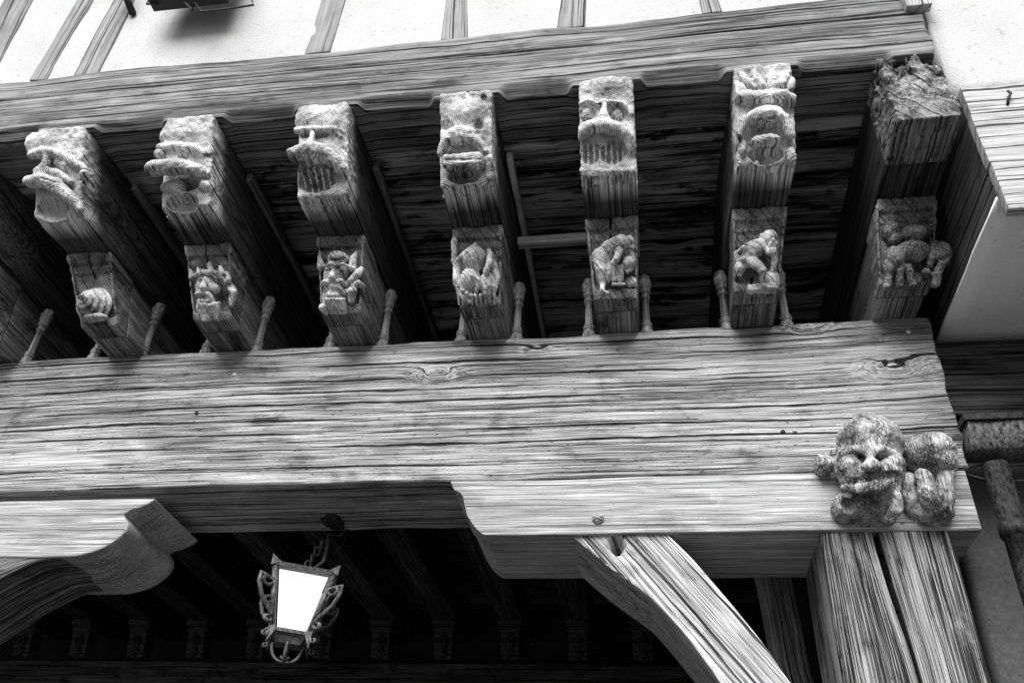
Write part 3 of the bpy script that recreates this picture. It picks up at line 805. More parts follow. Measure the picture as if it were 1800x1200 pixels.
c.ell(P(450, 960, .0), (.02, .03, .05), .01)
c.ell(P(600, 1120, -.02), .012, .004)
finish_head(c, J[6], 6, *TIPS[6], 66, PITH[6], M['carve'])

# joist 7: rotted tip
c = Carve((TIPS[7][0]-.2, -.30, -.06), (TIPS[7][0]+.2, .24, .54), .005)
Yw, Zw = FH.yz(c.D, c.T); c.xc = TIPS[7][0]
top = np.clip((Zw-4.70)/.3, 0, 1)
c.f = np.maximum(np.maximum(np.abs(c.X-c.xc+.0)-HW, np.maximum(Zw-ZS+.01, ZJ+.001-Zw)), -.87-Yw+.07*top*np.clip(.6+fbm(c.X*14, c.D*14, c.T*9, 3, 3), 0, 2))
c.f = c.f+.006*(1+top)*fbm(c.X*20, c.D*20, c.T*20, 9, 3)
c.f = c.f+.014*top*fbm(c.X*60, c.D*40, c.T*50, 12, 3)
c.ell((TIPS[7][0]+.13, .12, .46), (.06, .10, .09), .03, True)
finish_head(c, J[7], 7, *TIPS[7], 67, PITH[7], M['rot'], 'rotted_end', .002)
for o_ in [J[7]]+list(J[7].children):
    o_.data.attributes['wx_shade'].data.foreach_set('value', np.zeros(len(o_.data.vertices), np.float32))

# joist 0 keeps a plain raked end outside the photo; further joists on the left, seen only inside the gallery
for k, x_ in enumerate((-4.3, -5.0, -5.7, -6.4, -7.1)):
    joist(99, x_, x_, 'shade-toned joist deep in the dark gallery, left of the carved row', 80+k, .3, M['inner_dark'])

# ---- corbels under the joists
FC = Frame((-.26, ZT+.004), (-.41, ZJ), 1.2)
CB = [(-3.50, -3.57), (-2.768, -2.89), (-2.142, -2.21), (-1.462, -1.485), (-.758, -.772), (-.102, -.107), (.548, .597), (1.205, 1.262)]
def corbel(i, label, seed, split=None, wide=1.0):
    xb, xt = CB[i]; c = Carve((min(xb, xt)-.16, -.42, -.12), (max(xb, xt)+.16, .06, .47), .0055)
    Yw, Zw = FC.yz(c.D, c.T); t = np.clip((Zw-ZT)/.40, 0, 1)
    xc = xb+(xt-xb)*t; hw = (.102+.022*t)*wide
    def slab(d0, z0, z1, hw_, r=.006):
        q = np.stack([np.abs(c.X-xc)-hw_+r, c.D-d0+r, np.maximum(Zw-z1, z0-Zw)+r])
        g = np.sqrt((np.maximum(q, 0)**2).sum(0))+np.minimum(q.max(0), 0)-r
        c._mix(g, .003, False)
    slab(-.020, ZT+.004, ZJ-.02, hw)                         # panel ground
    slab(.0, ZT+.004, ZT+.052, hw)                           # plain foot
    slab(.0, ZJ-.060, ZJ-.004, .129)                         # upper moulding
    slab(-.012, ZJ-.115, ZJ-.068, .120, .012)                # lower moulding
    # cheeks
    c._mix(np.maximum(np.maximum(np.abs(np.abs(c.X-xc)-hw+.006)-.006, c.D-.0), np.maximum(Zw-ZJ+.03, ZT+.02-Zw)), .004, False)
    if split is not None:
        x_, z0_, z1_ = split
        c._mix(np.maximum(np.maximum(np.abs(c.X-xc-x_+.004*np.sin(c.T*40))-.004, -c.D-.06), np.maximum(ZT+z0_-Zw, Zw-ZT-z1_)), .003, True)
    c.rough(.0028, 34, seed, 3)
    c.f = np.maximum(np.maximum(c.f, Yw+.16), np.maximum(Zw-ZJ+.003, ZT+.003-Zw))
    V, Fc = c.mesh(); Wd = FC.world(V)
    gc = np.stack([Wd[:, 1]+seed*3.7, Wd[:, 0]-xb-.03, Wd[:, 2]-(ZT+.15)], 1)
    root = empty('corbel', (xb, -.1, ZT))
    tag(root, label, 'corbel', 'carved corbels standing on the main beam')
    fr_ = mesh_obj('bracket_front', Wd, Fc, M['corbel'], None, gc); keep(fr_, root)
    # plain tail of the bracket
    def w(Pp):
        Q = Pp.copy(); tt = Pp[:, 2]/.395; Q[:, 1] = xb+(xt-xb)*tt+(Pp[:, 1]-.11)*(.92+.2*tt); return Q
    bd = timber('bracket_tail', (0, -.158, ZT+.003), YXZ, (.62, .22, .395), M['corbel'], .05, .03, .006, .002, seed, (.08, .15), warp=w)
    keep(bd, root)
    return root
def figure(c, root, fr_, seed, name='carved_figure', material=None, rough=.0022):
    c.rough(rough, 45, seed, 3)
    V, Fc = c.mesh(); Wd = fr_.world(V)
    gc = np.stack([Wd[:, 1]+seed*3.7, Wd[:, 0]-root.location[0]-.03, Wd[:, 2]-(ZT+.1)], 1)
    o = mesh_obj(name, Wd, Fc, material or M['figure'], None, gc); keep(o, root); return o
def fig_grid(i, h=.0034):
    xb, xt = CB[i]; m = (xb+xt)/2
    return Carve((m-.19, -.06, -.03), (m+.19, .14, .42), h)
CL = ['corbel cut off by the left edge of the photo',
      'corbel carved with a round spiral boss',
      'corbel carved with a crowned bearded head',
      'corbel carved with a horned and bearded head with curling leaves',
      'corbel carved with a bulbous crouching beast seen from behind',
      'corbel carved with a figure bending over, head at its right',
      'corbel carved with a small seated figure holding its hand to its mouth',
      'corbel carved with an elephant-like beast under the rotted end joist']
K = [corbel(i, CL[i], 90+i, split={1: (0.0, .27, .4), 2: (-.01, .27, .4), 5: (-.005, .27, .4), 6: (-.02, 0, .10)}.get(i), wide=1.12 if i == 7 else 1.0) for i in range(8)]

# corbel 1: spiral boss
P = Pix(FC, 90, 430, 5.71); c = fig_grid(1, .003)
o_ = P(450, 615, .0); ux = np.array([1.0, 0, 0])
dx = np.array([-.10, 1.0, 0.03])                       # the boss leans a little outward to the left
for rr, dd, th in ((.098, .008, .016), (.084, .032, .013), (.066, .054, .013), (.046, .073, .011), (.026, .088, .010)):
    c.ell(o_+dx*dd, (rr, th, rr), .003)
c.tube([o_+dx*.092+np.array([.014*math.cos(a)*(1+a/9), 0, .014*math.sin(a)*(1+a/9)]) for a in np.linspace(0, 7, 20)], .006, .003, True)
c.ell(o_+dx*.098, (.012, .03, .012), .004, True)
c.ell(o_+np.array([.03, .03, -.075]), (.07, .03, .02), .006)
figure(c, K[1], FC, 91, 'spiral_boss', rough=.003)

def face(c, P, cx, cy, rx, ry, d=.02, nose=None, k=1.0):
    pass
# corbel 2: crowned bearded head
P = Pix(FC, 300, 410, 5.71); c = fig_grid(2)
c.ell(P(380, 560, .0), (.062, .062, .085), .01)
c.ell(P(370, 740, .005), (.052, .05, .055), .02)
c.tube(T(P, [(210, 440, .03), (330, 390, .055), (460, 400, .05), (560, 500, .02)]), [.012, .014, .014, .012], .004)
for x_, y_ in ((200, 380), (280, 350), (390, 310), (500, 340), (570, 400)):
    c.tube(T(P, [(x_+15, y_+70, .03), (x_, y_, .015)]), [.016, .010], .006)
c.ell(P(290, 475, .058), (.020, .016, .010), .006, True); c.ell(P(410, 475, .058), (.022, .016, .010), .006, True)
c.tube(T(P, [(345, 450, .05), (335, 500, .072), (325, 545, .08)]), [.009, .012, .019], .008)
c.tube(T(P, [(260, 610, .06), (330, 590, .072), (400, 620, .06), (440, 700, .045)]), [.010, .010, .010, .008], .006)
c.tube(T(P, [(285, 650, .07), (375, 655, .068)]), .006, .004, True)
c.tube(T(P, [(285, 680, .055), (370, 680, .055)]), .010, .006)
for k in range(7):
    c.tube(T(P, [(290+k*32, 720+abs(k-3)*-6, .055), (320+k*26, 870, .02)]), [.010, .007], .004)
c.ell(P(440, 560, .03), (.03, .03, .03), .012)
c.tube(T(P, [(590, 520, .0), (630, 590, .01), (610, 720, .005)]), [.018, .02, .014], .008)
c.ell(P(600, 620, .02), (.010, .014, .022), .005, True)
figure(c, K[2], FC, 92, 'crowned_head')

# corbel 3: horned bearded head
P = Pix(FC, 530, 400, 5.71); c = fig_grid(3)
c.ell(P(350, 480, .0), (.062, .062, .085), .01)
c.ell(P(345, 690, .01), (.048, .045, .06), .02)
c.ell(P(370, 310, .02), (.055, .045, .035), .01)
for k in range(6):
    c.tube(T(P, [(260+k*40, 250, .02), (262+k*38, 330, .055)]), .006, .003, True)
c.tube(T(P, [(195, 400, .02), (190, 320, .01), (185, 250, .0)]), [.018, .016, .006], .006)
c.tube(T(P, [(510, 400, .03), (520, 320, .02), (550, 240, .0)]), [.02, .018, .006], .006)
c.ell(P(516, 370, .05), (.010, .014, .016), .004, True)
c.tube(T(P, [(220, 390, .045), (300, 365, .06), (350, 385, .06), (420, 365, .058), (490, 400, .04)]), .008, .006)
c.ell(P(265, 425, .055), (.020, .014, .009), .005, True); c.ell(P(400, 425, .055), (.022, .014, .009), .005, True)
c.ell(P(265, 425, .044), (.012, .012, .007), .003); c.ell(P(400, 425, .044), (.012, .012, .007), .003)
c.tube(T(P, [(325, 400, .055), (318, 460, .072), (305, 500, .085)]), [.009, .012, .019], .008)
for sg, pts in ((1, [(330, 540, .07), (400, 530, .065), (450, 590, .04)]), (-1, [(290, 540, .07), (230, 540, .06), (205, 580, .04)])):
    c.tube(T(P, pts), [.012, .013, .008], .005)
c.tube(T(P, [(245, 640, .068), (370, 645, .066)]), .006, .004, True)
c.tube(T(P, [(260, 675, .052), (360, 675, .052)]), .010, .006)
for k in range(6):
    c.tube(T(P, [(255+k*34, 720, .05), (300+k*24, 860, .015)]), [.010, .007], .004)
for pts, r_ in (([(470, 560, .03), (560, 470, .03), (600, 420, .01)], .02), ([(500, 600, .02), (570, 560, .03), (620, 590, .0)], .018), ([(440, 650, .03), (510, 640, .035), (500, 730, .02)], .024), ([(420, 760, .03), (440, 850, .0)], .016), ([(210, 800, .02), (250, 860, .0)], .018), ([(240, 620, .02), (225, 760, .01)], .012)):
    c.tube(T(P, pts), [r_*.7, r_, r_*.7], .006) if len(pts) == 3 else c.tube(T(P, pts), [r_, r_*.6], .006)
figure(c, K[3], FC, 93, 'horned_head')

# corbel 4: bulbous crouching beast
P = Pix(FC, 770, 380, 5.71); c = fig_grid(4)
c.ell(P(370, 430, .01), (.062, .07, .062), .01)
c.ell(P(330, 660, .0), (.052, .06, .075), .015)
c.ell(P(500, 690, .0), (.040, .055, .065), .010)
c.tube(T(P, [(340, 590, .07), (410, 640, .06), (380, 780, .03)]), [.012, .010, .008], .006)
c.ell(P(430, 500, .07), (.020, .022, .014), .006, True)
c.tube(T(P, [(375, 280, .03), (270, 360, .05), (190, 450, .03)]), [.008, .010, .012], .005)
c.tube(T(P, [(400, 290, .045), (290, 370, .07), (215, 455, .05)]), .005, .004, True)
c.tube(T(P, [(185, 480, .02), (185, 640, .02), (230, 790, .015), (320, 860, .01)]), [.018, .020, .016, .010], .005)
c.tube(T(P, [(520, 350, .04), (515, 470, .06), (480, 560, .06)]), [.014, .017, .014], .005)
c.tube(T(P, [(560, 460, .01), (590, 620, .01), (570, 740, .005), (480, 850, .005)]), [.014, .018, .014, .010], .005)
c.tube(T(P, [(165, 250, .0), (165, 460, -.01)]), [.016, .016], .005)
for k in range(9):
    a = 200+k*45
    c.tube(T(P, [(a, 800-((k-4)**2)*6, .03), (a+10, 880, .0)]), [.010, .006], .004)
figure(c, K[4], FC, 94, 'crouching_beast')

# corbel 5: bending figure
P = Pix(FC, 990, 370, 5.71); c = fig_grid(5)
c.tube(T(P, [(400, 480, .02), (470, 390, .035), (580, 330, .045)]), [.045, .045, .042], .012)
c.ell(P(655, 320, .045), (.028, .032, .034), .008)
c.ell(P(690, 375, .045), (.015, .02, .016), .006)
c.tube(T(P, [(590, 300, .07), (600, 400, .07), (560, 480, .06)]), .004, .003, True)
c.tube(T(P, [(370, 470, .02), (380, 600, .03), (395, 740, .02)]), [.042, .028, .014], .010)
c.tube(T(P, [(395, 740, .02), (390, 810, .035), (450, 830, .03)]), [.014, .012, .008], .006)
c.tube(T(P, [(450, 520, .02), (460, 640, .015), (440, 700, .01)]), [.028, .022, .016], .008)
c.tube(T(P, [(455, 420, .07), (470, 540, .055)]), .004, .003, True)
c.tube(T(P, [(560, 400, .06), (540, 480, .07), (510, 520, .06)]), [.02, .016, .014], .006)
c.tube(T(P, [(530, 570, .02), (515, 700, .015)]), [.018, .013], .006)
c.tube(T(P, [(575, 580, .02), (575, 710, .015)]), [.02, .014], .006)
c.tube(T(P, [(500, 740, .015), (610, 740, .02)]), .009, .004)
c.ell(P(655, 540, .02), (.032, .035, .04), .008)
c.tube(T(P, [(680, 400, .04), (705, 500, .03), (650, 610, .03)]), [.014, .012, .012], .006)
c.ell(P(680, 720, -.01), (.03, .022, .03), .006)
figure(c, K[5], FC, 95, 'bending_figure')

# corbel 6: seated thinker
P = Pix(FC, 1230, 360, 5.71); c = fig_grid(6, .003)
c.ell(P(700, 335, .04), (.037, .038, .040), .006)
c.ell(P(735, 400, .05), (.024, .028, .024), .008)
c.ell(P(620, 325, .03), (.012, .02, .02), .005)
c.ell(P(612, 330, .05), (.006, .010, .010), .003, True)
c.ell(P(728, 325, .076), (.007, .010, .005), .002, True); c.ell(P(765, 335, .07), (.007, .010, .005), .002, True)
c.ell(P(742, 355, .078), (.007, .010, .012), .004)
c.ell(P(733, 412, .076), (.011, .016, .011), .003, True)
c.tube(T(P, [(600, 420, .03), (520, 490, .035), (470, 560, .02)]), [.038, .040, .036], .012)
c.tube(T(P, [(560, 385, .03), (470, 420, .03), (365, 495, .025)]), [.019, .017, .013], .006)
c.tube(T(P, [(365, 495, .025), (385, 560, .03), (440, 545, .05)]), [.013, .012, .012], .005)
c.tube(T(P, [(480, 540, .03), (570, 600, .06), (635, 660, .07)]), [.028, .024, .018], .008)
c.tube(T(P, [(635, 660, .07), (630, 730, .05), (635, 800, .035)]), [.017, .013, .011], .006)
c.tube(T(P, [(635, 805, .035), (700, 830, .045), (765, 835, .04)]), [.012, .011, .009], .005)
c.tube(T(P, [(430, 570, .02), (400, 640, .03), (400, 690, .02)]), [.028, .024, .014], .008)
for k in range(5):
    c.tube(T(P, [(370+k*30, 560, .05), (365+k*28, 690, .035)]), .004, .003, True)
c.tube(T(P, [(640, 410, .04), (690, 480, .05), (740, 480, .055)]), [.015, .014, .012], .005)
c.tube(T(P, [(745, 480, .055), (755, 560, .035), (730, 660, .02)]), [.014, .015, .013], .006)
for k in range(4):
    c.tube(T(P, [(700+k*18, 480, .065), (705+k*19, 440, .07)]), [.006, .005], .002)
c.ell(P(720, 760, .0), (.04, .03, .05), .008)
c.box(P(620, 845, .0), (.068, .03, .016), .006, .004)
figure(c, K[6], FC, 96, 'seated_figure', rough=.0014)

# corbel 7: elephant-like beast
P = Pix(FC, 1480, 330, 5); c = fig_grid(7)
c.ell(P(620, 560, .02), (.075, .055, .05), .012)
c.ell(P(640, 410, .005), (.07, .045, .04), .006)
c.ell(P(440, 380, .0), (.045, .04, .045), .006); c.ell(P(470, 450, .0), (.035, .035, .03), .006)
c.ell(P(470, 620, .02), (.045, .045, .055), .010)
c.tube(T(P, [(420, 660, .02), (410, 770, .02), (400, 870, .03)]), [.026, .020, .018], .006)
c.tube(T(P, [(510, 680, .02), (510, 780, .02), (510, 870, .025)]), [.024, .018, .016], .006)
c.tube(T(P, [(580, 690, .015), (600, 790, .02), (620, 860, .03)]), [.020, .016, .018], .006)
c.ell(P(870, 580, .02), (.045, .045, .055), .008)
c.tube(T(P, [(820, 500, .03), (790, 620, .035), (780, 690, .02)]), [.018, .016, .014], .006)
c.tube(T(P, [(900, 640, .03), (850, 720, .03), (820, 850, .01)]), [.022, .02, .018], .006)
c.ell(P(735, 750, .02), (.02, .025, .02), .006)
c.ell(P(860, 620, .055), (.008, .012, .008), .003, True)
c.tube(T(P, [(500, 470, .05), (640, 465, .06), (800, 470, .05)]), .005, .004, True)
c.tube(T(P, [(550, 640, .06), (600, 700, .045)]), .006, .004, True)
figure(c, K[7], FC, 97, 'elephant_beast', M['beast'], .004)
# corbel 0: a leaf-like lump just showing
c = fig_grid(0); q_ = FC.px(0, 535, .0)
c.ell((CB[0][0], .0, .2), (.07, .05, .09), .01); c.ell((CB[0][0]+.04, .03, .15), (.03, .03, .05), .01)
figure(c, K[0], FC, 98)

# ---- turned colonnettes beside each corbel
def lathe(name, prof, n, loc, material, parent=None, seed=0, caps=True):
    a = np.linspace(0, 2*math.pi, n, endpoint=False)
    V = np.concatenate([np.stack([r*np.cos(a), r*np.sin(a), np.full(n, z)], 1) for z, r in prof])
    Fc = [(i*n+j, i*n+(j+1) % n, (i+1)*n+(j+1) % n, (i+1)*n+j) for i in range(len(prof)-1) for j in range(n)]
    Fc += [tuple(range(n))[::-1], tuple((len(prof)-1)*n+j for j in range(n))]
    gc = np.stack([V[:, 2]+seed*2.3, V[:, 0]-.01, V[:, 1]], 1)
    V = V+.0009*np.stack([fbm(V[:, 0]*60+k, V[:, 1]*60, V[:, 2]*30+seed, seed+k) for k in range(3)], 1)
    o = mesh_obj(name, V+np.array(loc), Fc, material, parent, gc); return o
COLP = [(0, .037), (.004, .041), (.036, .041), (.040, .036), (.058, .030), (.060, .037), (.069, .038), (.071, .028), (.075, .028), (.077, .034), (.085, .034), (.087, .024),
        (.16, .0235), (.236, .0225), (.238, .032), (.247, .033), (.249, .025), (.272, .026), (.275, .036), (.284, .037), (.287, .030), (.300, .034), (.318, .041), (.345, .045), (.352, .045), (.355, .036), (.385, .034)]
for i, (xb, xt) in enumerate(CB):
    for sg in (-1, 1):
        x_ = TIPS[i][0]*.6+xb*.4+sg*.145
        if i == 7: continue
        o = lathe('colonnette', [(z, r*(.80 if z > .03 else .88)) for z, r in COLP], 20, (x_, .045, ZT-.006), M['turned'], None, 200+i*2+sg); keep(o, K[i])

# ---- battens between the joists
def bar(name, a, b, w, h, material, seed, label, cat, group=None):
    a, b = np.array(a), np.array(b); e = b-a; L_ = np.linalg.norm(e); e = e/L_
    upv = np.array([0, 0, 1.0]) if abs(e[2]) < .9 else np.array([0, 1.0, 0]); s_ = np.cross(upv, e); s_ /= np.linalg.norm(s_); t_ = np.cross(e, s_)
    o = timber(name, a-s_*w/2-t_*h/2, (e, s_, t_), (L_, w, h), material, .04, .02, .004, .003, seed)
    tag(o, label, cat, group); return o
y_ = .12
bar('batten', (-.63, -.02, 4.82), (-.235, -.02, 4.82), .05, .05, M['figure'], 301, 'pale batten nailed crosswise between the snouted head joist and the frowning one', 'batten')
for i, x_ in ((1, -2.70), (2, -2.03), (3, -1.33), (4, -.615)):
    bar('fillet_strip', (x_, -.50, 4.985), (x_+.0, 1.4, 4.985), .03, .06, M['figure'] if i == 4 else M['joist'], 310+i, 'thin pale fillet strip along the right flank of the ' + {1: 'moustached head joist', 2: 'duck-snouted head joist', 3: 'hook-nosed head joist', 4: 'square-jawed head joist'}[i], 'fillet')

# ---- inside the gallery
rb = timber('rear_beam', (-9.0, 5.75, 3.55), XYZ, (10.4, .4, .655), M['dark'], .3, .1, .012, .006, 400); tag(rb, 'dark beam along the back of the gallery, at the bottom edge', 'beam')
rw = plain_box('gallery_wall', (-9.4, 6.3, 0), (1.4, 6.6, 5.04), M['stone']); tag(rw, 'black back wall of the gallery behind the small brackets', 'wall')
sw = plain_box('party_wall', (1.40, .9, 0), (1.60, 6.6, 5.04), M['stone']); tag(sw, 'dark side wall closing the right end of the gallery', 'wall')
lw = plain_box('added_end_wall', (-9.7, 1.2, 0), (-9.4, 6.6, 5.04), M['stone']); tag(lw, 'added dark wall keeping light out at the far left end of the gallery', 'wall')  # unseen end wall added to keep the gallery dark
# rear brackets: one built, the rest copies
FR = Frame((5.62, ZT), (5.52, ZJ))
c = Carve((-.17, -.25, -.05), (.17, .11, .46), .007)
Yw, Zw = FR.yz(c.D, c.T)
c.box((0, -.1, .2), (.10, .1, .2), .01); c.box((0, -.09, .37), (.125, .12, .03), .008); c.box((0, -.09, .30), (.115, .105, .022), .008)
c.ell((0, .0, .17), (.06, .06, .085), .01); c.tube([(0, .05, .22), (0, .075, .16)], [.012, .02], .008)
c.ell((-.028, .058, .21), (.016, .016, .010), .005, True); c.ell((.028, .058, .21), (.016, .016, .010), .005, True)
c.tube([(-.03, .058, .12), (.03, .058, .12)], .008, .005, True); c.ell((0, .0, .06), (.05, .05, .05), .01)
c.rough(.004, 40, 3, 3)
V, Fc = c.mesh(); Wd = FR.world(V)-np.array([0, 5.6, ZT])
rear = mesh_obj('rear_corbel', Wd, Fc, M['dark'], None, Wd*1.0)
rear.location = (TIPS[5][0], 5.6, ZT+.012)
xs_ = [t[0]-.07*0 for t in TIPS[1:]]
allx = [-7.1, -6.4, -5.7, -5.0, -4.3, -3.54] + [t[0] for t in TIPS[1:5]] + [TIPS[6][0]]
tag(rear, 'small carved head bracket at the back of the dark gallery', 'corbel', 'brackets along the back of the gallery')
for x_ in allx:
    r2 = rear.copy(); COL.objects.link(r2); r2.location = (x_, 5.6, ZT+.012)
# inner post seen beside the big one
q0, q1 = at(1362, 1000, 1.3), at(1405, 1200, 1.3)
def ipw(P):
    Q = P.copy(); h = 4.6-P[:, 0]
    Q[:, 1] += np.interp(P[:, 0], [0, 2.2, q1[2], q0[2], 4.6], [.10, .06, 0, -.03, -.2])+.012*fbm(P[:, 0]*3, P[:, 1]*0, P[:, 2]*0, 5, 3); return Q
ip = timber('inner_post', (at(1385, 1200, 1.3)[0]-.05, 1.25, 0), ZXY, (4.59, .17, .18), M['brace'], .06, .03, .02, .01, 410, warp=ipw)
tag(ip, 'knobbly thin post in the shadow just left of the big cracked post', 'post')

# ---- contorted figure on the end of the bolster
FM = Frame((0.0, 3.12), (0.0, 3.57), 1.15)
P = Pix(FM, 1400, 720, 5)
c = Carve((.66, -.05, -.06), (1.30, .32, .52), .0048)
c.ell(P(640, 300, .07), (.135, .125, .115), .02)              # skull, thrown back
c.ell(P(640, 520, .07), (.140, .115, .12), .03)               # face
c.tube(T(P, [(400, 420, .14), (480, 365, .175), (600, 350, .19), (740, 360, .19), (880, 425, .15)]), [.018, .022, .022, .022, .018], .03)   # brow
c.tube(T(P, [(410, 330, .17), (540, 275, .195), (700, 270, .195), (860, 340, .15)]), .004, .004, True)
c.ell(P(485, 425, .185), (.042, .026, .013), .008, True, rot=.12); c.ell(P(770, 425, .178), (.044, .026, .012), .008, True, rot=-.06)
c.ell(P(490, 430, .165), (.026, .020, .013), .006); c.ell(P(765, 430, .160), (.026, .020, .013), .006)
c.tube(T(P, [(410, 455, .15), (490, 440, .19), (640, 430, .20), (770, 440, .185), (880, 470, .14)]), .004, .004, True)
c.tube(T(P, [(650, 390, .19), (650, 450, .215), (655, 490, .235)]), [.016, .020, .026], .03)     # nose
c.ell(P(610, 500, .235), (.018, .02, .014), .012); c.ell(P(705, 498, .23), (.018, .02, .014), .012)
c.ell(P(630, 512, .262), (.008, .012, .006), .002, True); c.ell(P(690, 510, .262), (.008, .012, .006), .002, True)
c.ell(P(470, 500, .16), (.045, .04, .035), .02); c.ell(P(850, 490, .155), (.045, .04, .035), .02)   # cheeks
c.ell(P(660, 610, .13), (.125, .085, .058), .02, rot=.12)                                          # muzzle
c.tube(T(P, [(400, 600, .16), (470, 640, .19), (600, 632, .215), (760, 600, .215), (880, 560, .17), (930, 510, .13)]), [.010, .016, .019, .019, .015, .008], .002, True)  # grin
for k in range(10):
    t = k/9; c.box(P(455+t*410, 626+14*math.sin(t*3.1)-60*t*t, .180-.05*abs(t-.5)**1.5), (.010, .014, .011), .003, .001)
c.tube(T(P, [(420, 690, .14), (560, 690, .19), (740, 660, .19), (900, 600, .14)]), [.016, .022, .022, .016], .02)   # lower lip
c.tube(T(P, [(440, 740, .14), (580, 740, .18), (760, 705, .18), (900, 650, .13)]), .006, .006, True)
c.ell(P(640, 760, .09), (.13, .09, .06), .02, rot=.2)
c.ell(P(240, 490, .05), (.042, .05, .040), .012)               # ear
c.ell(P(215, 520, .085), (.016, .02, .02), .006, True)
c.ell(P(430, 860, .05), (.055, .08, .055), .012)              # hands / throat folds
c.ell(P(470, 850, .115), (.03, .03, .045), .01, True)
c.ell(P(640, 880, .03), (.08, .08, .06), .02)
c.tube(T(P, [(870, 770, .13), (880, 870, .11), (800, 970, .06)]), [.022, .024, .018], .006)
c.tube(T(P, [(940, 770, .11), (920, 880, .09), (840, 980, .05)]), .008, .005, True)
c.tube(T(P, [(680, 800, .14), (700, 900, .11), (660, 980, .05)]), [.012, .014, .010], .006, True)
c.ell(P(1170, 390, .06), (.105, .10, .085), .015)             # rump / shoulder
c.ell(P(1240, 480, .05), (.075, .09, .06), .02)
c.tube(T(P, [(1110, 590, .12), (1180, 740, .13), (1230, 850, .09)]), [.032, .052, .05], .012)   # bent limb
c.tube(T(P, [(1190, 590, .155), (1270, 760, .15), (1310, 900, .10)]), .008, .006, True)
c.tube(T(P, [(1310, 590, .06), (1300, 720, .06), (1290, 900, .04)]), [.035, .035, .04], .012)
c.tube(T(P, [(960, 640, .10), (1060, 660, .10)]), .010, .006, True)
c.ell(P(1000, 760, .02), (.05, .07, .10), .02)
c.ell(P(1200, 910, .04), (.07, .06, .04), .015)
c.box((.985, -.03, .2), (.21, .035, .19), .02, .02)
c.rough(.006, 30, 4, 4)
c.rough(.008, 9, 14, 2)
c.f = np.maximum(c.f, -c.D+.004)
V, Fc = c.mesh(); Wd = FM.world(V)
mk = mesh_obj('grotesque_carving', Wd, Fc, M['crackle'], None, np.stack([Wd[:, 2]*.6, Wd[:, 0]-.95, Wd[:, 1]+.02], 1))
tag(mk, 'crackled wooden carving of a contorted figure with grinning upturned head, above the post', 'carving')

# ---- the lantern
def tubes(name, paths, r, material, parent, n=8):
    Vs, Fs, o = [], [], 0
    for pts in paths:
        pts = np.array(pts, float); m_ = len(pts)
        tg = np.gradient(pts, axis=0); tg /= np.maximum(np.linalg.norm(tg, axis=1, keepdims=True), 1e-9)
        ref = np.array([0, 1.0, 0.05])
        for i in range(m_):
            s_ = np.cross(tg[i], ref); s_ = s_/max(np.linalg.norm(s_), 1e-6) if np.linalg.norm(s_) > 1e-4 else np.array([1.0, 0, 0]); q_ = np.cross(s_, tg[i])
            rr = r[i] if hasattr(r, '__len__') else r
            for k in range(n):
                a = 2*math.pi*k/n; Vs.append(pts[i]+rr*(math.cos(a)*s_+math.sin(a)*q_))
        for i in range(m_-1):
            for k in range(n): Fs.append((o+i*n+k, o+i*n+(k+1) % n, o+(i+1)*n+(k+1) % n, o+(i+1)*n+k))
        Fs.append(tuple(o+k for k in range(n))[::-1]); Fs.append(tuple(o+(m_-1)*n+k for k in range(n)))
        o += m_*n
    return mesh_obj(name, np.array(Vs), Fs, material, parent, gc=np.array(Vs))
LY = .36
tl, tr, bl_, brr = at(476, 996, LY), at(603, 1006, LY), at(478, 1105, LY), at(556, 1116, LY)
lan = empty('lantern', (at(540, 990, LY+.1)[0], LY+.1, at(540, 990, LY)[2]))
tag(lan, 'wrought iron lantern with white opal panes and scrolls hanging on a chain under the beam', 'lantern')
cxl = lan.location.x; zt_ = lan.location.z
# built upright in its own frame, then turned a little on its chain
HT, HB, HZ = .115, .072, .30           # half width at top / bottom, height
def ring4(h, z): return [(-h, -h, z), (h, -h, z), (h, h, z), (-h, h, z)]
def frustum(h0, z0, h1, z1, y=None):
    return np.array(ring4(h0, z0)+ring4(h1, z1)), [(0, 1, 5, 4), (1, 2, 6, 5), (2, 3, 7, 6), (3, 0, 4, 7), (3, 2, 1, 0), (4, 5, 6, 7)]
V, Fc = frustum(HT+.012, -.005, HT+.016, .012); mesh_obj('top_plate', V, Fc, M['iron'], lan, smooth=False)
V, Fc = frustum(HB+.006, -HZ-.012, HB+.008, -HZ+.004); mesh_obj('bottom_plate', V, Fc, M['iron'], lan, smooth=False)
V, Fc = frustum(.045, -HZ-.055, HB-.008, -HZ-.012); mesh_obj('bottom_cup', V, Fc, M['iron'], lan, smooth=False)
for (sx, sy) in ((-1, -1), (1, -1), (1, 1), (-1, 1)):
    a, b = np.array([sx*HT, sy*HT, -.003]), np.array([sx*HB, sy*HB, -HZ])
    tubes('corner_bar', [[a, b]], .012, M['iron'], lan, 6)
    V = np.array([(sx*(HT+.018), sy*(HT+.018), .045), (sx*(HT-.02), sy*(HT+.016), .012), (sx*(HT+.016), sy*(HT+.016), -.012), (sx*(HT+.016), sy*(HT-.02), .012), (sx*(HT-.004), sy*(HT-.004), .012)])
    mesh_obj('finial', V, [(0, 1, 2), (0, 2, 3), (0, 3, 4), (0, 4, 1), (1, 4, 3, 2)], M['iron'], lan, smooth=False)
    V = np.array([(sx*HB*1.12, sy*HB*1.12, -HZ-.075), (sx*(HB+.012), sy*(HB-.02), -HZ), (sx*(HB+.012), sy*(HB+.012), -HZ+.03), (sx*(HB-.02), sy*(HB+.012), -HZ), (sx*HB*.9, sy*HB*.9, -HZ)])
    mesh_obj('drop', V, [(0, 1, 2), (0, 2, 3), (0, 3, 4), (0, 4, 1), (1, 4, 3, 2)], M['iron'], lan, smooth=False)
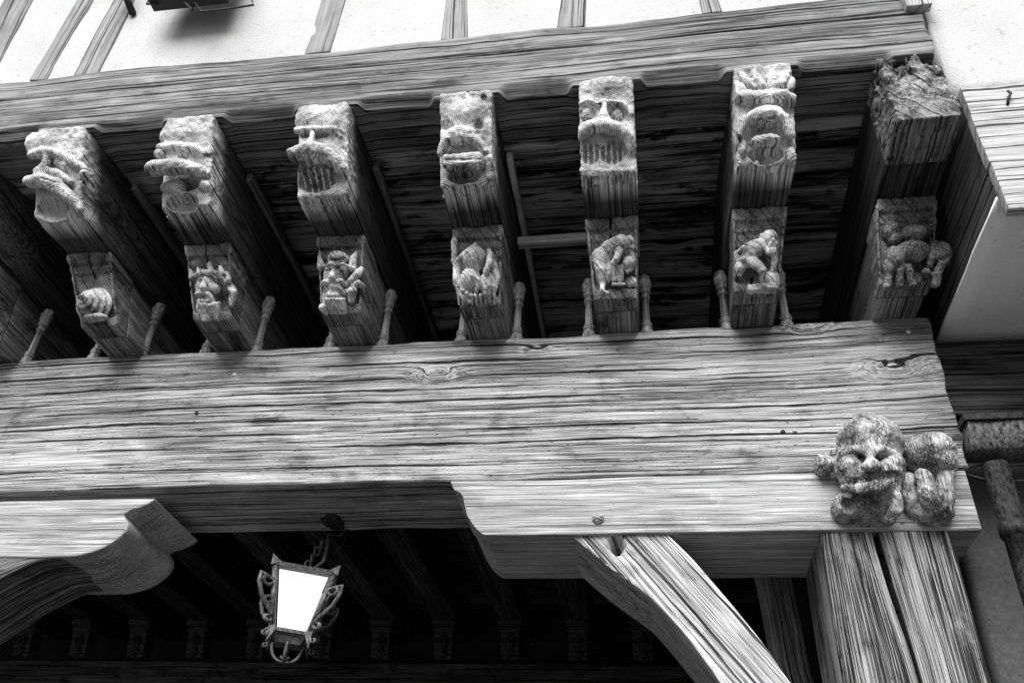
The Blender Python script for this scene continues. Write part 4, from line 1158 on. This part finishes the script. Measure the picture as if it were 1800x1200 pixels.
for k in range(4):
    ca, sa = (1, 0, -1, 0)[k], (0, 1, 0, -1)[k]
    R3 = np.array([[ca, -sa, 0], [sa, ca, 0], [0, 0, 1.0]])
    i_ = .019
    V = np.array([(-HT+i_, -HT+.004, -.02), (HT-i_, -HT+.004, -.02), (HB-i_, -HB+.004, -HZ+.01), (-HB+i_, -HB+.004, -HZ+.01),
                  (-HT+i_, -HT+.009, -.02), (HT-i_, -HT+.009, -.02), (HB-i_, -HB+.009, -HZ+.01), (-HB+i_, -HB+.009, -HZ+.01)])@R3.T
    mesh_obj('pane', V, [(3, 2, 1, 0), (4, 5, 6, 7), (0, 1, 5, 4), (1, 2, 6, 5), (2, 3, 7, 6), (3, 0, 4, 7)], M['opal'], lan, smooth=False)
    # scroll on each corner, lying in the diagonal plane
    ang = math.radians(45+90*k); e = np.array([math.cos(ang), math.sin(ang), 0])
    def sc(pts): return [e*p[0]+np.array([0, 0, p[1]]) for p in pts]
    rt, rb2 = HT*1.414, HB*1.414
    big = [(rt-.022+.024*math.cos(a)*(1-.06*j), -.085+.024*math.sin(a)*(1-.06*j)) for j, a in enumerate(np.linspace(-5.2, 0, 12))][:0]
    spi = [(rt+.022+(.006+.004*j)*math.cos(-j*.75+2.6), -.085+(.006+.004*j)*math.sin(-j*.75+2.6)) for j in range(9)]
    arm = [(rt+.060, -.07), (rt+.058, -.11), (rt+.03, -.17), (rb2+.02, -.235), (rb2+.012, -.26)]
    sp2 = [(rb2+.034+(.024-.0024*j)*math.cos(2.8+j*.8), -.262+(.024-.0024*j)*math.sin(2.8+j*.8)) for j in range(8)]
    tubes('scroll', [sc(spi+arm+sp2)], .009, M['iron'], lan, 6)
    sp3 = [(rb2+.03+(.018-.0018*j)*math.cos(2.6+j*.8), -.335+(.018-.0018*j)*math.sin(2.6+j*.8)) for j in range(8)]
    tubes('small_scroll', [sc([(rb2+.008, -.30), (rb2+.008, -.32)]+sp3)], .0055, M['iron'], lan, 6)
    # curved hoops below
    e2 = np.array([ca, sa, 0.0]); nrm = np.array([-sa, ca, 0.0])
    hoop = []
    for t in np.linspace(0, 1, 12):
        a = math.pi*.5*t; hoop.append(e2*(.058*math.cos(a*.2))*(1-.05*t)+e2*(-.05*t**2.2)+np.array([0, 0, -HZ-.05-.085*math.sin(a)]))
    hoop += [hoop[-1]+e2*.0+np.array([0, 0, .012])-e2*.008, hoop[-1]+e2*.016+np.array([0, 0, .026])]
    tubes('hoop', [hoop], .007, M['iron'], lan, 6)
# loop, chain and hook
lp = [(0, 0, .01), (-.012, 0, .05), (-.006, 0, .09), (.012, 0, .105), (.03, 0, .085), (.045, 0, .12), (.05, 0, .25)]
tubes('hanger_rod', [[(-.0, 0, .012), (.03, 0, .06), (.058, 0, .105), (.06, 0, .15), (.055, 0, .26)]], .008, M['iron'], lan)
for k in range(5):
    z0 = .03+k*.042; x0 = -.012+.012*k
    lk = [(x0+(.011 if k % 2 else .004)*math.cos(a), (.003 if k % 2 else .011)*math.cos(a), z0+.026*math.sin(a)) for a in np.linspace(0, 2*math.pi, 13)]
    tubes('chain_link', [lk], .0042, M['iron'], lan, 6)
tubes('hook', [[(.055, 0, .262), (.10, 0, .262), (.12, .0, .30), (.115, 0, .42)]], .006, M['iron_black'], lan)
tubes('wire', [[(.09, 0, .15), (.12, 0, .22), (.13, 0, .32), (.115, 0, .4)]], .002, M['iron_black'], lan, 5)
lan.scale = (1.22, 1.22, .93); lan.location.z -= .035
lan.rotation_euler = (math.radians(2), math.radians(3.0), math.radians(21))
# dark iron fixing in the beam's underside
bf = at(572, 905, .3)
blob((bf[0], LY+.06, 3.40), (.06, .08, .03), 'hook_plate', M['iron_black'], None, 5, .3)
tag(bpy.data.objects['hook_plate'], 'dark knotted iron fixing in the underside of the beam above the lantern', 'fixing')

# ---- hanging sign at the top left: only its foot is in view
sg = empty('wall_sign', at(330, 0, -1.15)); tag(sg, 'dark iron sign box with thin wire frame, jutting from the white wall', 'sign')
a, b = at(272, 12, -.98), at(388, 0, -1.02)
z_ = a[2]
o = plain_box('sign_box', (a[0]-.02, -1.03, z_), (b[0]+.0, -.95, z_+.5), M['iron_black']); keep(o, sg)
w0, w1 = at(258, 8, -1.0), at(447, 10, -1.0)
o = tubes('wire_frame', [[(w0[0], -1.0, w0[2]+.3), (w0[0], -1.0, w0[2]), (w0[0]+.07, -1.0, w0[2]-.01)],
                         [tuple(at(325, 5, -1.0)), tuple(at(338, 18, -1.0)), tuple(at(342, 6, -1.0)), tuple(at(354, 21, -1.0)), tuple(at(400, 16, -1.0)), tuple(at(446, 9, -1.0)), tuple(at(442, 0, -1.0)), tuple(at(430, -60, -1.0))]], .006, M['iron_black'], None, 6); keep(o, sg)
o = tubes('stay', [[(w0[0]+.1, -.81, z_+.3), (w0[0]+.1, -.97, z_+.3)]], .012, M['iron_black'], None, 6); keep(o, sg)
a = at(222, 6, -.88)
ib = tubes('iron_bracket', [[(a[0]+.03, -.83, a[2]-.04), (a[0], -.90, a[2]+.03), (a[0]-.05, -.95, a[2]+.30)]], .022, M['iron_black'], None, 6)
tag(ib, 'short black iron bracket fixed at the head of the leaning stud', 'bracket')
tubes('lug', [[(a[0]-.11, -.93, a[2]+.04), (a[0]-.02, -.91, a[2]+.02)]], .007, M['iron_black'], ib, 6)

# ---- the neighbouring house on the right
NX = 1.43; NZ = 4.18; NY = .19
uw = plain_box('plaster_wall', (NX, -.80, 4.80), (4.2, -.60, 8.0), M['plaster'], seg=.1, rough=.004, seed=9); tag(uw, 'white plaster wall of the neighbouring house at the top right', 'wall')
p0, p1 = at(1700, 195, -.86), at(1760, 290, -.86)
zb = [4.055, at(1740, 286, -.86)[2], at(1715, 200, -.86)[2], at(1720, 150, -.86)[2]]
for k, (z0, z1, lab) in enumerate(((zb[0], zb[1], 'lowest weathered fascia board of the neighbouring jetty, with nail holes'), (zb[1], zb[2], 'middle weathered fascia board of the neighbouring jetty'), (zb[2], zb[3], 'top weathered fascia board with a bent black nail hook'))):
    o = timber('fascia_board', (NX-.004*(k % 2), -.862, z0+.002), XYZ, (2.7, .05, z1-z0-.004), M['fascia'], .04, .03, .004, .003, 500+k, (.3, .1))
    tag(o, lab, 'board', 'fascia boards of the neighbouring jetty')
tubes('hook', [[at(1771, 184, -.866), at(1773, 172, -.875), at(1777, 164, -.88), at(1771, 160, -.88)]], .006, M['iron_black'], None, 6)
tag(bpy.data.objects['hook.001'] if 'hook.001' in bpy.data.objects else bpy.data.objects['hook'], 'small bent black iron hook on the top fascia board', 'hook')
sb = timber('jetty_beam', (NX+.004, -.81, NZ+.004), YXZ, (1.2, .16, .60), M['dark'], .05, .04, .008, .005, 510); tag(sb, 'dark side timber of the neighbouring jetty, behind the fascia', 'beam')
nj = plain_box('plaster_soffit', (NX-.002, -.808, NZ-.02), (4.2, NY, NZ), M['plaster_grey'], seg=.1, rough=.003, seed=4); tag(nj, 'smooth grey plaster soffit under the neighbouring jetty', 'soffit')
nf = plain_box('hidden_slab', (NX+.17, -.79, NZ+.02), (4.2, .4, 4.78), M['inner_dark']); tag(nf, kind='structure')
z1 = at(1720, 611, NY)[2]; z0 = at(1720, 735, NY)[2]
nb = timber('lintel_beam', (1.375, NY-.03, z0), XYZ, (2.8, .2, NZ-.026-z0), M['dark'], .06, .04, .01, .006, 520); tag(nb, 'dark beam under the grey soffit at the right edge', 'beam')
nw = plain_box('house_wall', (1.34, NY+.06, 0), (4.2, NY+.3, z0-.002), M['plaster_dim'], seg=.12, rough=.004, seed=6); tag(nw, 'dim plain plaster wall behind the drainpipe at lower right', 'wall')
# gutter head and drainpipe
GY = .02
g0 = at(1745, 775, GY); d1 = at(1752, 850, GY); d2 = at(1790, 1000, GY)
dp = empty('drainpipe', (d1[0], GY, 0)); tag(dp, 'peeling metal drainpipe with its hopper at the right edge', 'drainpipe')
xp = d1[0]+.015
o = lathe('pipe', [(0, .052), (1.5, .052), (2.9, .050), (3.10, .050), (3.102, .060), (3.15, .060), (3.152, .050), (3.42, .052)], 20, (xp, GY, 0), M['zinc']); keep(o, dp)
zc = at(1750, 775, GY)[2]
V, Fc = box_grid(np.linspace(-.10, 1.2, 40), np.linspace(-.10, .10, 5), np.linspace(-.07, .045, 5))
V = V+.006*np.stack([fbm(V[:, 0]*9, V[:, 1]*9, V[:, 2]*9+k, 60+k, 3) for k in range(3)], 1)
V[:, 1] *= np.where(V[:, 2] < -.02, .7, 1)
o = mesh_obj('hopper', V+np.array([xp, GY, zc]), Fc, M['peel'], None); keep(o, dp)
o = mesh_obj('hopper_rim', np.array([(x, y, z) for x in (-.11, 1.2) for y in (-.115, .115) for z in (.046, .075)])+np.array([xp, GY, zc]), [(0, 1, 3, 2), (4, 6, 7, 5), (0, 4, 5, 1), (2, 3, 7, 6), (0, 2, 6, 4), (1, 5, 7, 3)], M['zinc'], None, smooth=False); keep(o, dp)
for k, (ya, yb) in enumerate(((822, 818), (832, 845), (806, 812))):
    p_, q_ = at(1694, ya, .04), at(1770, yb, .04)
    mid = (p_+q_)/2+np.array([0, 0, -.012*(1 if k else -1)])
    o = tubes('cable', [[(1.32, .05, p_[2]), tuple(p_), tuple(mid), tuple(q_), (q_[0]+1.2, .1, q_[2]+.02*k)]], .0055, M['iron_black'], None, 6)
    tag(o, 'thin black cable stretched between the beam end and the drainpipe', 'cable', 'black cables behind the drainpipe')

# ---- ground
V, Fc = box_grid(np.linspace(-40, 40, 5), np.linspace(-40, 40, 5), np.array([-.3, 0.0]))
gr = mesh_obj('ground', V, Fc, M['paving'], None, smooth=False); tag(gr, kind='structure')
